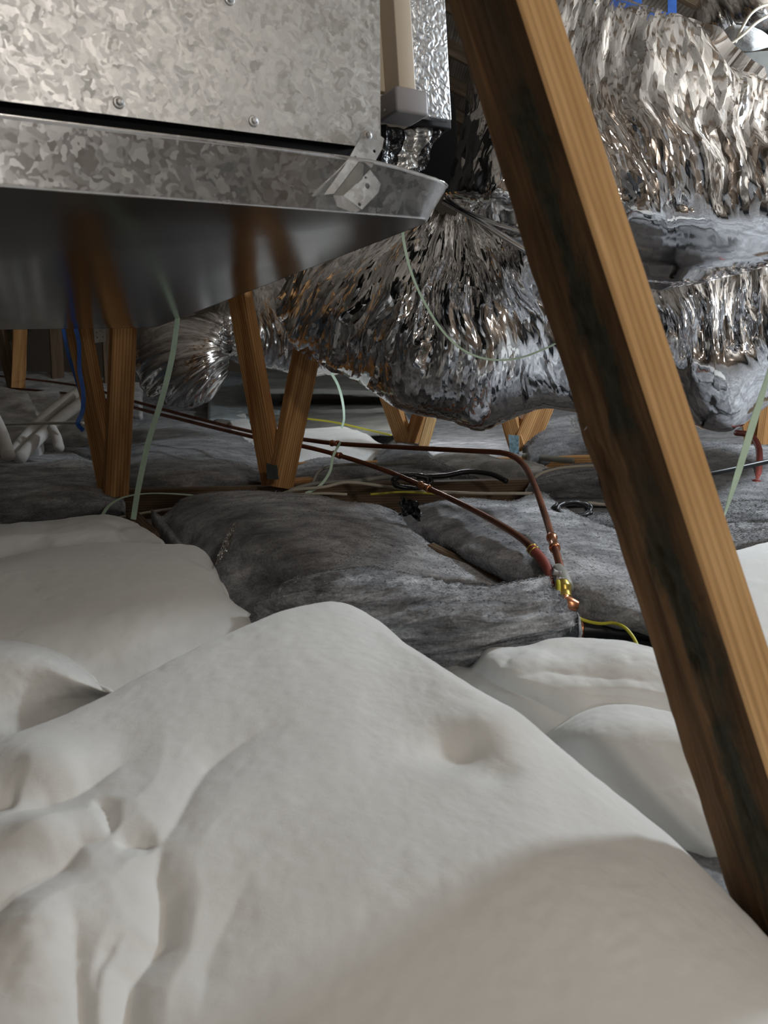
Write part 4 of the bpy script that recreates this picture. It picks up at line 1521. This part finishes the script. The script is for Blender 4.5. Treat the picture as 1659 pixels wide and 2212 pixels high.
gb([[(-120, 1005, .10), (0, 985, .115), (60, 975, .12), (165, 983, .12), (215, 1012, .11), (245, 1040, .10), (262, 1078, .085)],
    [(-120, 1030, .12), (0, 1015, .13), (120, 1012, .13), (210, 1035, .12), (262, 1090, .085)],
    [(-120, 1090, .11), (100, 1085, .115), (200, 1088, .10), (262, 1106, .075)], [(-120, 1150, .05), (100, 1138, .05), (262, 1122, .04)]],
   'grey batt at the left edge in front of the nearest V of braces', nr=90, nc=120, seed=11.0, lump=0.008, lscale=8, edge=0.015, thick=0.08)
gb([[(120, 945, .09), (150, 932, .12), (215, 945, .12), (245, 975, .10)], [(130, 965, .10), (170, 960, .11), (225, 985, .1), (250, 1015, .08)], [(160, 1010, .06), (250, 1050, .05)]],
   'small dark grey batt tucked behind the nearest V of braces', mat=M['greyd'], nr=50, nc=60, seed=12.0, thick=0.07)
gb([[(262, 945, .10), (300, 915, .13), (360, 905, .14), (440, 908, .135), (490, 922, .125), (545, 962, .11), (585, 1002, .095), (605, 1030, .08)],
    [(262, 985, .11), (340, 955, .14), (450, 955, .135), (540, 990, .11), (605, 1040, .08)],
    [(262, 1040, .10), (360, 1022, .115), (480, 1024, .11), (605, 1050, .075)], [(262, 1078, .05), (420, 1072, .05), (610, 1062, .05)]],
   'broad grey batt between the two V shaped braces', nr=100, nc=120, seed=13.0, lump=0.007, thick=0.08, mat=M['greyd'])
gb([[(328, 1100, .10), (350, 1112, .095), (372, 1098, .105), (410, 1070, .12), (470, 1060, .128), (540, 1058, .13), (640, 1066, .13), (760, 1085, .125), (850, 1108, .11), (895, 1145, .095), (925, 1172, .085)],
    [(345, 1130, .09), (400, 1120, .115), (480, 1095, .135), (600, 1090, .14), (740, 1112, .135), (860, 1150, .11), (960, 1200, .08)],
    [(400, 1185, .08), (470, 1165, .11), (560, 1150, .135), (680, 1155, .135), (820, 1185, .115), (950, 1215, .085), (1030, 1235, .07)],
    [(470, 1260, .06), (520, 1230, .085), (600, 1220, .11), (720, 1225, .11), (860, 1238, .10), (1000, 1250, .08), (1095, 1268, .06)],
    [(500, 1340, .03), (560, 1310, .06), (640, 1280, .075), (800, 1270, .07), (1000, 1275, .05), (1105, 1280, .04)]],
   'largest grey batt, arching in the middle behind the near white blanket', nr=150, nc=180, seed=14.0, lump=0.007, lscale=9, thick=0.08, edge=0.012,
   creases=[([(345, 1112), (370, 1150), (400, 1180)], .012, 10), ([(535, 1235), (590, 1250), (625, 1285)], .010, 12)])
gb([[(540, 1345, .08), (575, 1300, .115), (610, 1268, .135), (690, 1240, .15), (780, 1228, .155), (880, 1234, .15), (970, 1256, .14), (1050, 1266, .135), (1110, 1256, .135), (1172, 1249, .135), (1200, 1270, .13), (1246, 1322, .11)],
    [(560, 1380, .08), (640, 1320, .12), (740, 1285, .145), (860, 1285, .148), (960, 1296, .14), (1060, 1300, .135), (1150, 1290, .135), (1200, 1300, .125), (1247, 1326, .108)],
    [(620, 1440, .06), (720, 1390, .09), (840, 1370, .11), (960, 1362, .115), (1080, 1350, .115), (1170, 1335, .115), (1225, 1335, .108), (1246, 1330, .105)],
    [(680, 1510, .02), (800, 1470, .04), (930, 1440, .06), (1060, 1420, .065), (1150, 1400, .07), (1205, 1378, .08), (1238, 1345, .095)],
    [(700, 1560, .0), (830, 1520, .01), (960, 1470, .03), (1090, 1445, .035), (1180, 1410, .05), (1212, 1388, .06), (1236, 1352, .085)]],
   'layered grey batt with a pointed corner beside the pipe valves', mat=M['grey2'], nr=150, nc=190, seed=15.0, lump=0.006, lscale=9, thick=0.06, edge=0.005,
   post=lambda S, px, py: 0.006 * ridge((py + 0.16 * px) / 26, px / 300, 2.0) + 0.0035 * ridge((py + 0.18 * px) / 10, px / 160, 5.0))
gb([[(862, 1108, .09), (905, 1090, .105), (1000, 1072, .12), (1100, 1080, .12), (1140, 1068, .13), (1172, 1060, .135), (1205, 1084, .125), (1260, 1120, .11), (1340, 1152, .10), (1440, 1180, .09)],
    [(880, 1135, .085), (960, 1125, .115), (1080, 1115, .125), (1180, 1110, .125), (1270, 1150, .11), (1440, 1205, .09)],
    [(920, 1170, .07), (1010, 1185, .10), (1120, 1190, .115), (1230, 1195, .115), (1340, 1215, .105), (1460, 1245, .09)],
    [(1000, 1215, .055), (1080, 1235, .085), (1180, 1240, .10), (1280, 1250, .10), (1390, 1270, .09), (1480, 1290, .08)],
    [(1090, 1272, .04), (1160, 1278, .06), (1240, 1288, .075), (1320, 1306, .075), (1400, 1322, .07), (1490, 1340, .06)]],
   'wide grey batt under the bent copper pipe, left of the slanting brace', nr=140, nc=160, seed=16.0, lump=0.007, lscale=9, thick=0.035, edge=0.014)
gb([[(620, 1010, .075), (690, 990, .09), (790, 1000, .085), (880, 1010, .08), (960, 1020, .08)], [(620, 1032, .08), (760, 1022, .09), (960, 1035, .08)], [(620, 1062, .04), (960, 1060, .04)]],
   'grey batt under the copper pipes right of the second V of braces', nr=60, nc=100, seed=17.0, thick=0.07)
gb([[(815, 985, .09), (850, 950, .125), (890, 950, .125), (925, 978, .11), (985, 1010, .09), (1030, 1032, .08)], [(815, 1010, .08), (870, 988, .11), (940, 1005, .10), (1040, 1042, .07)], [(820, 1050, .04), (1040, 1060, .04)]],
   'small mounded grey batt behind the copper pipes', mat=M['greyd'], nr=60, nc=80, seed=18.0, thick=0.08)
gb([[(930, 985, .10), (985, 975, .115), (1060, 985, .115), (1130, 1000, .105), (1180, 1010, .1)], [(930, 1010, .09), (1030, 1000, .105), (1180, 1030, .09)], [(940, 1040, .05), (1180, 1055, .05)]],
   'pale grey batt with a bright torn edge under the bend of the copper pipe', mat=M['pale'], nr=60, nc=100, seed=19.0, lump=0.01, lscale=12, thick=0.07)
gb([[(1150, 1030, .09), (1180, 1012, .105), (1260, 1004, .11), (1340, 1010, .11), (1440, 1010, .11)], [(1150, 1048, .09), (1260, 1030, .105), (1440, 1035, .10)], [(1150, 1075, .04), (1440, 1075, .04)]],
   'grey batt behind the long chord beside the slanting brace', nr=60, nc=90, seed=20.0, thick=0.08)
gb([[(1140, 960, .11), (1170, 915, .16), (1230, 900, .17), (1300, 905, .17), (1440, 920, .16)], [(1150, 985, .10), (1220, 950, .14), (1440, 960, .13)], [(1180, 1010, .05), (1440, 1000, .05)]],
   'dark grey batt behind the far truss, left of the slanting brace', mat=M['greyd'], nr=60, nc=90, seed=21.0, thick=0.09)
gb([[(1490, 985, .12), (1540, 950, .15), (1620, 960, .15), (1750, 950, .15)], [(1490, 1030, .11), (1600, 1015, .12), (1750, 1020, .12)], [(1490, 1090, .07), (1600, 1085, .08), (1750, 1080, .08)]],
   'dark grey batt below the smooth belly of the right hand duct', mat=M['greyd'], nr=60, nc=80, seed=22.0, thick=0.1)
gb([[(1510, 1150, .10), (1570, 1130, .115), (1640, 1128, .12), (1800, 1125, .12)], [(1510, 1190, .11), (1640, 1165, .12), (1800, 1160, .12)], [(1510, 1260, .06), (1640, 1215, .08), (1800, 1190, .09)]],
   'grey batt at the right edge behind the bright white insulation', nr=60, nc=80, seed=23.0, thick=0.08)
gb([[(1510, 1100, .085), (1580, 1085, .09), (1700, 1085, .09)], [(1510, 1130, .08), (1700, 1115, .08)], [(1510, 1160, .04), (1700, 1150, .04)]],
   'dim brownish grey batt at the right edge under the red hose', mat=M['greyd'], nr=40, nc=60, seed=24.0, thick=0.06)
gb([[(1190, 1115, .07), (1260, 1108, .085), (1340, 1110, .085), (1440, 1118, .085)], [(1200, 1135, .075), (1330, 1135, .085), (1440, 1145, .08)], [(1230, 1165, .04), (1440, 1185, .04)]],
   'dark grey batt behind the black cable bundle near the slanting brace', mat=M['greyd'], nr=40, nc=60, seed=25.0, thick=0.05)

# far pieces
wb([[(470, 922, .10), (520, 918, .115), (640, 925, .12), (735, 920, .125), (775, 932, .12), (812, 950, .11), (835, 962, .10)], [(490, 950, .10), (620, 952, .115), (760, 955, .11), (835, 975, .09)],
    [(540, 1000, .07), (680, 1004, .06), (835, 995, .06)]],
   'white insulation piece with a torn edge crossed by both copper pipes', mat=M['white'], nr=70, nc=110, seed=31.0, lump=0.006, thick=0.06)
wb([[(480, 880, .10), (500, 915, .10), (520, 960, .09), (560, 1000, .08)], [(520, 880, .11), (540, 920, .11), (560, 965, .1), (585, 1005, .08)]],
   'white insulation strip lying left of the second V of braces', nr=40, nc=60, seed=32.0, thick=0.05)


def ks(rows, lab, **k):
    o = batt('facing_sheet', rows, k.pop('mat', M['kraft']), thick=0.03, edge=0.004, fluff=0.0004, **k)
    return tag(o, lab, 'insulation', 'dull faced batts far behind')


ks([[(540, 800, 5.2), (640, 792, 5.3), (760, 800, 5.2), (900, 815, 5.0)], [(540, 840, 4.5), (720, 840, 4.5), (900, 850, 4.4)]], 'dull grey faced batt farthest back, right of the second V of braces', nr=40, nc=60, seed=33.0)
ks([[(540, 846, .14), (700, 852, .14), (860, 858, .14)], [(560, 880, .12), (700, 885, .12), (900, 880, .12)]], 'middle dull grey faced batt beneath the thin mint strap', nr=40, nc=60, seed=34.0)
ks([[(560, 886, .11), (700, 892, .11), (870, 890, .11)], [(560, 925, .09), (700, 930, .09), (900, 925, .09)]], 'nearest dull grey faced batt behind the torn white piece', nr=40, nc=60, seed=35.0)
bl = batt('insulation_batt', [[(455, 815, 6.2), (600, 815, 6.2)], [(455, 860, 5.3), (600, 862, 5.3)], [(455, 905, 4.2), (600, 905, 4.2)]], plain('blue_grey_wool', (0.45, 0.52, 0.55), 1, 0, 0.2, 20, 0.4, 0.005), nr=40, nc=50, seed=36.0, thick=0.08)
tag(bl, 'bluish grey batt right of the small round duct elbow', 'insulation', 'grey insulation batts')
for i, (rows, lab, mt) in enumerate((
        ([[(-120, 845, 3.6), (0, 832, 3.7), (55, 845, 3.6), (80, 890, 3.4)], [(-120, 900, 3.1), (60, 905, 3.1), (85, 930, 3.0)], [(-120, 960, 2.75), (80, 965, 2.7)]], 'pale rounded batt at the left edge below the paired copper pipes', 'pale'),
        ([[(50, 850, 3.7), (120, 842, 3.8), (220, 870, 3.6)], [(60, 900, 3.4), (220, 910, 3.3)], [(60, 940, 3.15), (220, 945, 3.1)]], 'pale batt behind the white lagged pipes', 'pale'),
        ([[(-120, 808, 5.2), (60, 800, 5.3), (200, 812, 5.1), (300, 830, 4.9)], [(-120, 850, 4.4), (100, 850, 4.4), (300, 870, 4.1)]], 'dusty white batt farthest back at the left', 'pale'),
        ([[(460, 880, .11), (520, 862, .13), (600, 870, .12)], [(470, 925, .09), (600, 920, .09)]], 'flat pale batt under the narrow twisted duct', 'kraft'),
        ([[(-120, 940, .11), (40, 930, .12), (140, 935, .12), (190, 960, .1)], [(-120, 965, .11), (60, 960, .115), (200, 985, .09)], [(-120, 1000, .06), (200, 1010, .05)]], 'dark grey batt beneath the white lagged pipes', 'greyd'))):
    o = batt('insulation_batt', rows, M[mt], nr=50, nc=70, seed=40.0 + i, thick=0.09, lump=0.012)
    tag(o, lab, 'insulation', 'grey insulation batts')

# loose-fill bed between everything, one uncountable layer
xs, ys = np.linspace(-4.4, 4.4, 220), np.linspace(-2.85, 8.9, 220)
X_, Y_ = np.meshgrid(xs, ys)
Z_ = 0.028 + 0.010 * fbm(X_ * 3, Y_ * 3, 1.0, 4) + sm(Y_, 2.8, 6.5) * (0.10 + 0.07 * fbm(X_ * 1.3, Y_ * 1.1, 6.0, 3)) + 0.10 * sm(Y_, 6, 8.5)
near_ = np.exp(-np.maximum(0, np.hypot((X_ - 0.0) / 2.4, (Y_ - 1.6) / 2.6) - 1.0) * 5)
Z_ = np.maximum(Z_, 0.01) * (1 - 0.92 * near_) + 0.004
S = np.stack([X_, Y_, Z_], -1)
bed = mesh('loose_fill', S.reshape(-1, 3), grid_faces(220, 220), M['grey'], None, True, np.stack([X_, Y_], -1).reshape(-1, 2))
tag(bed, 'grey loose fill insulation bed covering the attic floor between the trusses', 'insulation', None, 'stuff')

# ================================================================== PIPES
def coupling(parent, P, t, r, mat='coppershine', ln=0.03):
    C = crom(P, 200)
    i = int(t * 199)
    T = C[min(i + 1, 199)] - C[max(i - 1, 0)]
    T /= np.linalg.norm(T)
    c = C[i]
    rr = [1.05, 1.5, 1.5, 1.25, 1.25, 1.5, 1.5, 1.05]
    ss = [-.5, -.48, -.34, -.30, .30, .34, .48, .5]
    Pn = np.array([c + T * ln * s for s in ss])
    V, F, uv = tube_data(Pn, np.array(rr) * r, 8, 14, raw=True)
    return mesh('coupling', V, F, M[mat], parent, True, uv)


def nearest_t(P, px, py):
    C = crom(P, 200)
    x, y, _ = project(C)
    return float(np.argmin(np.hypot(x - px, y - py))) / 199


pr = 0.0062
P1 = [W(-60, 806, 5.2), W(160, 832, 4.0), W(300, 870, 3.1), W(430, 905, 2.75), W(560, 936, 2.45), W(660, 950, 2.25), W(725, 958, 2.15), W(900, 968, 1.92), W(1060, 976, 1.72), W(1098, 981, 1.67), W(1128, 1000, 1.62), W(1152, 1042, 1.53), W(1178, 1115, 1.39), W(1195, 1172, 1.28), W(1212, 1232, 1.19), W(1217, 1262, 1.16)]
cp1 = empty('copper_pipe', W(900, 968, 1.92), 'upper copper pipe that bends down to the valves beside the pointed batt', 'pipe')
tube('pipe_run', P1, pr, M['copper'], cp1, 180, 14)
coupling(cp1, P1, nearest_t(P1, 725, 958), pr)
cl = coupling(cp1, P1, nearest_t(P1, 1195, 1172), pr, ln=0.05)
P2 = [W(-60, 833, 4.7), W(170, 853, 3.6), W(350, 896, 2.78), W(560, 947, 2.30), W(650, 963, 2.17), W(723, 981, 2.08), W(820, 1012, 1.95), W(915, 1051, 1.78), W(1010, 1095, 1.56), W(1080, 1133, 1.41), W(1130, 1166, 1.31), W(1152, 1188, 1.26)]
cp2 = empty('copper_pipe', W(820, 1012, 1.95), 'lower copper pipe slanting down into a red end piece', 'pipe')
tube('pipe_run', P2, pr, M['copper'], cp2, 160, 14)
coupling(cp2, P2, nearest_t(P2, 723, 980), pr)
coupling(cp2, P2, nearest_t(P2, 915, 1051), pr, ln=0.05)
P3 = [W(1150, 1186, 1.262), W(1170, 1208, 1.235), W(1184, 1232, 1.21), W(1190, 1256, 1.18), W(1189, 1280, 1.165)]
tube('red_sleeve', P3, pr * 1.35, M['redtube'], cp2, 40, 14)['label'] = 'red plastic end sleeve'
c_ = coupling(cp2, [P3[0], P3[1]], 0.12, pr * 1.05, 'brass', 0.012)
c_.name = 'brass_ring'
# valve cluster
vc = empty('pipe_valve', W(1215, 1300, 1.22), 'brass and copper valve joint at the tip of the pointed grey batt', 'valve')
tube('grey_shroud', [W(1206, 1228, 1.20), W(1214, 1250, 1.17), W(1222, 1272, 1.145)], [0.009, 0.013, 0.012], M['greycable'], vc, 12, 14)
Pv = [W(1214, 1258, 1.135), W(1216, 1268, 1.13), W(1218, 1280, 1.125), W(1219, 1292, 1.12)]
tube('brass_body', Pv, [0.010, 0.0125, 0.0105, 0.0115], M['brass'], vc, 20, 16)
tube('copper_elbow', [W(1214, 1290, 1.118), W(1219, 1300, 1.115), W(1232, 1305, 1.11), W(1246, 1310, 1.11)], [0.011, 0.0125, 0.010, 0.0085], M['coppershine'], vc, 20, 14)
for k in range(2):
    o = coupling(vc, [W(1196 + 6 * k, 1236 + 14 * k, 1.14), W(1208 + 6 * k, 1240 + 14 * k, 1.14)], 0.5, 0.0035, 'greyplastic', 0.012)
    o.name = 'grey_clip'
tag(tube('yellow_wire', [W(1205, 1254, 1.125), W(1207, 1268, 1.12), W(1206, 1284, 1.115), W(1204, 1298, 1.11)], 0.0032, M['yellow'], None, 16, 8), 'short yellow wire hanging beside the brass valve', 'wire')
tag(tube('yellow_wire', [W(1232, 1325, 1.16), W(1262, 1340, 1.16), W(1295, 1347, 1.15), W(1325, 1346, 1.14), W(1350, 1356, 1.12), W(1366, 1374, 1.11), W(1378, 1396, 1.09)], 0.0026, M['yellow'], None, 50, 8), 'long yellow wire looping over the dark gap', 'wire')
lv = empty('lower_pipe', W(1240, 1360, 1.17), 'black pipe with copper fitting low in the dark gap', 'pipe')
tube('pipe_run', [W(1238, 1358, 1.175), W(1300, 1362, 1.17), W(1360, 1368, 1.16), W(1440, 1378, 1.15)], 0.0095, M['blackwire'], lv, 30, 12)
coupling(lv, [W(1222, 1357, 1.175), W(1258, 1359, 1.175)], 0.45, 0.0095, 'coppershine', 0.028)
tube('red_piece', [W(1228, 1352, 1.18), W(1226, 1372, 1.17), W(1218, 1392, 1.16)], 0.009, M['redtube'], lv, 12, 12)
tube('black_end', [W(1224, 1366, 1.16), W(1216, 1386, 1.15)], 0.009, M['blackwire'], lv, 8, 12)

# white lagged pipes at the left
for pts, lab in ((([(175, 842, 3.2), (110, 890, 2.9), (60, 940, 2.7), (25, 985, 2.55)]), 'upper of the two white lagged pipes at the left'),
                 (([(190, 858, 3.1), (130, 905, 2.85), (80, 950, 2.65), (42, 990, 2.5)]), 'lower of the two white lagged pipes at the left'),
                 (([(-25, 880, 2.6), (0, 930, 2.5), (18, 985, 2.4)]), 'single white lagged pipe at the very left edge')):
    tag(tube('lagged_pipe', [W(*p) for p in pts], 0.021, M['pvc'], None, 40, 16), lab, 'pipe', 'white lagged pipes')
tag(tube('lagged_pipe', [W(112, 925, 2.6), W(122, 945, 2.55), W(128, 968, 2.5)], 0.016, M['pvc'], None, 16, 14), 'short white lagged stub right of the two lagged pipes', 'pipe', 'white lagged pipes')
tag(tube('dark_cable', [W(-60, 918, 2.65), W(60, 915, 2.6), W(180, 914, 2.5)], 0.005, M['greycable'], None, 30, 8), 'grey cable crossing over the white lagged pipes', 'cable')
# right of the brace
tag(tube('dark_pipe', [W(1480, 1032, 1.75), W(1560, 1018, 1.76), W(1700, 988, 1.8)], 0.006, M['blackwire'], None, 30, 10), 'thin dark pipe right of the slanting brace', 'pipe')
rh = empty('red_hose', W(1640, 1040, 1.95), 'dull red hose at the right edge beneath the foil duct', 'hose')
tube('hose_run', [W(1590, 935, 2.2), W(1620, 940, 2.15), W(1638, 965, 2.1), W(1640, 1000, 2.05), W(1635, 1050, 1.95), W(1631, 1100, 1.9), W(1634, 1140, 1.85)], 0.0085, M['redtube'], rh, 50, 12)
coupling(rh, [W(1634, 1040, 1.96), W(1632, 1058, 1.94)], 0.5, 0.0095, 'redtube', 0.02).name = 'hose_clip'

# ================================================================== STRAPS AND CABLES
def mint(pts, lab, w=0.011, **k):
    return tag(ribbon('mint_strap', [W(*p) for p in pts], w, 0.0007, M['mint'], None, **k), lab, 'strap', 'mint straps')


mint([(384, 680, 1.69), (382, 700, 1.69), (372, 770, 1.70), (350, 860, 1.72), (322, 950, 1.74), (308, 1010, 1.75), (296, 1070, 1.76), (288, 1122, 1.77)], 'long mint strap hanging from the pan edge down to white insulation', 0.0125, twist=[0.9, 0.5, 0.1, 0.3, 0.0])
mint([(218, 1118, 1.85), (236, 1092, 1.87), (268, 1074, 1.9), (320, 1066, 1.95), (380, 1067, 2.0), (440, 1072, 2.03)], 'mint strap arching low over the chord beside the long one', 0.010, face=(0, -0.2, 1))
mint([(868, 480, 1.47), (872, 520, 1.49), (884, 575, 1.50), (905, 630, 1.51), (945, 700, 1.515), (985, 745, 1.515), (1030, 770, 1.515), (1080, 778, 1.52), (1130, 771, 1.535), (1180, 752, 1.555), (1200, 742, 1.565)], 'thin mint strap drooping across the large crumpled duct', 0.0055, twist=[0.2, 0.9])
mint([(716, 806, 2.5), (730, 832, 2.5), (740, 868, 2.5), (743, 905, 2.5), (738, 925, 2.5)], 'thin mint strap hanging below the large crumpled duct', 0.009, twist=[0.2, 0.8])
mint([(735, 955, 2.08), (720, 985, 2.05), (712, 1020, 2.02), (690, 1050, 2.0), (660, 1066, 1.98)], 'mint strap looped around the two copper pipes', 0.007, twist=[0.6, 0.2])
mint([(1690, 690, 0.86), (1662, 800, 0.87), (1625, 920, 0.88), (1590, 1035, 0.9), (1562, 1122, 0.92)], 'bright mint strap at the right edge beside the slanting brace', 0.0085, twist=[1.2, 0.7, 0.0, 0.2, 1.0])


def cable(pts, r, mat, lab, name='cable'):
    return tag(tube(name, [W(*p) for p in pts], r, M[mat], None, 60, 8), lab, 'cable')


cable([(255, 1118, 1.9), (300, 1110, 1.92), (350, 1102, 1.95), (405, 1094, 1.98)], 0.0032, 'cream', 'cream cable lying below the arched mint strap')
cable([(610, 1066, 2.0), (640, 1058, 1.98), (700, 1052, 1.98), (750, 1042, 1.98), (840, 1052, 1.97), (950, 1063, 1.97), (1060, 1066, 1.95), (1150, 1066, 1.95)], 0.0042, 'cream', 'long cream cable lying along the chord')
cable([(605, 1070, 2.0), (650, 1068, 1.98), (700, 1066, 1.98), (750, 1068, 1.98)], 0.0036, 'cream', 'short cream cable at the foot of the second V of braces')
cable([(675, 1045, 2.1), (690, 1018, 2.12), (730, 1005, 2.13), (830, 1003, 2.13), (900, 1000, 2.12)], 0.0042, 'greycable', 'grey cable looping up beneath the copper pipes')
cable([(625, 1060, 2.02), (680, 1045, 2.05), (760, 1040, 2.06), (840, 1030, 2.06)], 0.006, 'greycable', 'thick grey cable beside the foot of the second V of braces')
cable([(800, 1068, 1.96), (870, 1063, 1.96), (960, 1068, 1.95)], 0.003, 'yellow', 'yellowish cable lying on the chord')
cable([(900, 1030, 2.1), (960, 1028, 2.1), (1010, 1019, 2.1), (1060, 1024, 2.08), (1095, 1040, 2.05)], 0.007, 'blackwire', 'thick black cable behind the bend of the copper pipe')
cable([(1155, 1032, 2.0), (1175, 1020, 2.02), (1220, 1010, 2.05), (1300, 1006, 2.1), (1360, 1010, 2.1)], 0.004, 'cream', 'cream cable crossing toward the slanting brace')
cable([(1130, 985, 2.6), (1180, 990, 2.55), (1240, 996, 2.5)], 0.010, 'greycable', 'grey cable below the far chord')
cable([(640, 902, 3.4), (720, 912, 3.35), (800, 930, 3.3), (845, 940, 3.2)], 0.004, 'yellow', 'thin yellowish cable leading to the far V of braces')
cable([(1270, 1086, 1.9), (1330, 1092, 1.9), (1400, 1094, 1.9)], 0.004, 'cream', 'pale cable behind the black cable bundle')

# blue straps at the left
for pts, lab in (([(135, 700, 2.1), (146, 760, 2.12), (162, 810, 2.14), (176, 858, 2.16)], 'narrow blue strap hanging left of the nearest V of braces'),
                 ([(158, 690, 1.98), (170, 740, 1.98), (172, 800, 1.99), (180, 850, 1.99), (178, 890, 2.0), (168, 915, 2.0), (180, 930, 2.02)], 'wide blue strap hanging along the nearest V of braces')):
    tag(ribbon('blue_strap', [W(*p) for p in pts], 0.011 if '810' not in str(pts) else 0.009, 0.001, M['blue'], None, n=40, twist=[0.3, 0.9, 0.2, 0.6]), lab, 'strap', 'blue duct straps')

# black cable bundles, black film scrap, foil sliver
for (cx, cy, d, n, sz, lab) in ((888, 1040, 1.88, 9, 0.042, 'black cable bundle behind the lower copper pipe'), (1238, 1100, 1.62, 9, 0.036, 'black cable bundle below the chord near the slanting brace')):
    e = empty('cable_bundle', W(cx, cy + 12, d), lab, 'cable')
    rr = random.Random(int(cx))
    for k in range(n):
        pts = []
        ph = rr.uniform(0, 6.28)
        for q in range(7):
            a = ph + q * 1.05
            pts.append(W(cx, cy, d) + RV * sz * (1.1 * math.cos(a) + rr.uniform(-.15, .15)) + UV_ * sz * 0.42 * math.sin(a) + FV * sz * (0.5 * math.sin(a + 0.7) + rr.uniform(-.25, .25)))
        o = tube('loop', pts, 0.0045, M['blackwire'], e, 36, 8)


gx_, gy_ = np.meshgrid(np.linspace(-1, 1, 40), np.linspace(-1, 1, 40))
out_ = 1 - 0.3 * np.abs(vnoise(np.arctan2(gy_, gx_) * 1.5, 0.0, 3.0))
cpt = W(886, 1100, 1.58)
S = (cpt + (gx_ * out_ * 0.026 + 0.006 * trinoise(gx_ * 2, gy_ * 2, 4))[..., None] * RV
     + (gy_ * out_ * 0.021 + 0.006 * trinoise(gx_ * 2.4, gy_ * 2.4, 5) - 0.4 * 0.02 * gx_)[..., None] * UV_
     + (0.010 * trinoise(gx_ * 1.6, gy_ * 1.6, 6) + 0.006 * trinoise(gx_ * 4, gy_ * 4, 7) - 0.02 * gx_ * gy_)[..., None] * FV)
V = np.concatenate([S.reshape(-1, 3), (S + FV * 0.0012).reshape(-1, 3)])
g0 = grid_faces(40, 40)
tag(mesh('film_scrap', V, g0.tolist() + (g0[:, ::-1] + 1600).tolist(), M['boot'], None, False), 'crumpled black film scrap on the edge of the largest grey batt', 'film')
fsP = [W(508, 1130, 1.39), W(496, 1158, 1.36), W(485, 1184, 1.32), W(466, 1220, 1.26)]
C_ = crom(fsP, 50)
V = []
for i, p in enumerate(C_):
    w = 0.010 * math.sin(math.pi * (0.12 + 0.86 * i / 49))
    for j in range(9):
        t = j / 8 - 0.5
        V.append(p + RV * (t * w * 1.4) - FV * (0.004 * vnoise(i * 0.35, j * 0.9, 3) + 0.006 * (0.5 - abs(t))) + UV_ * 0.002 * vnoise(i * 0.3, j, 9))
V = np.array(V)
V = np.concatenate([V, V + FV * 0.003])
g0 = grid_faces(50, 9)
bd = list(range(9)) + [i * 9 + 8 for i in range(1, 50)] + [49 * 9 + j for j in range(7, -1, -1)] + [i * 9 for i in range(48, 0, -1)]
F = g0.tolist() + (g0[:, ::-1] + 450).tolist() + [[bd[k], bd[(k + 1) % len(bd)], bd[(k + 1) % len(bd)] + 450, bd[k] + 450] for k in range(len(bd))]
o = mesh('foil_scrap', V, F, M['foil_c'], None, False, np.tile(np.stack(np.meshgrid(np.arange(9) * .0012, np.arange(50) * .0012), -1).reshape(-1, 2), (2, 1)), np.ones(900))
tag(o, 'narrow crumpled foil scrap on the grey batt beside the shaded white blanket', 'foil')
print('TRIS', sum(len(o.data.polygons) * 2 for o in bpy.data.objects if o.type == 'MESH'))
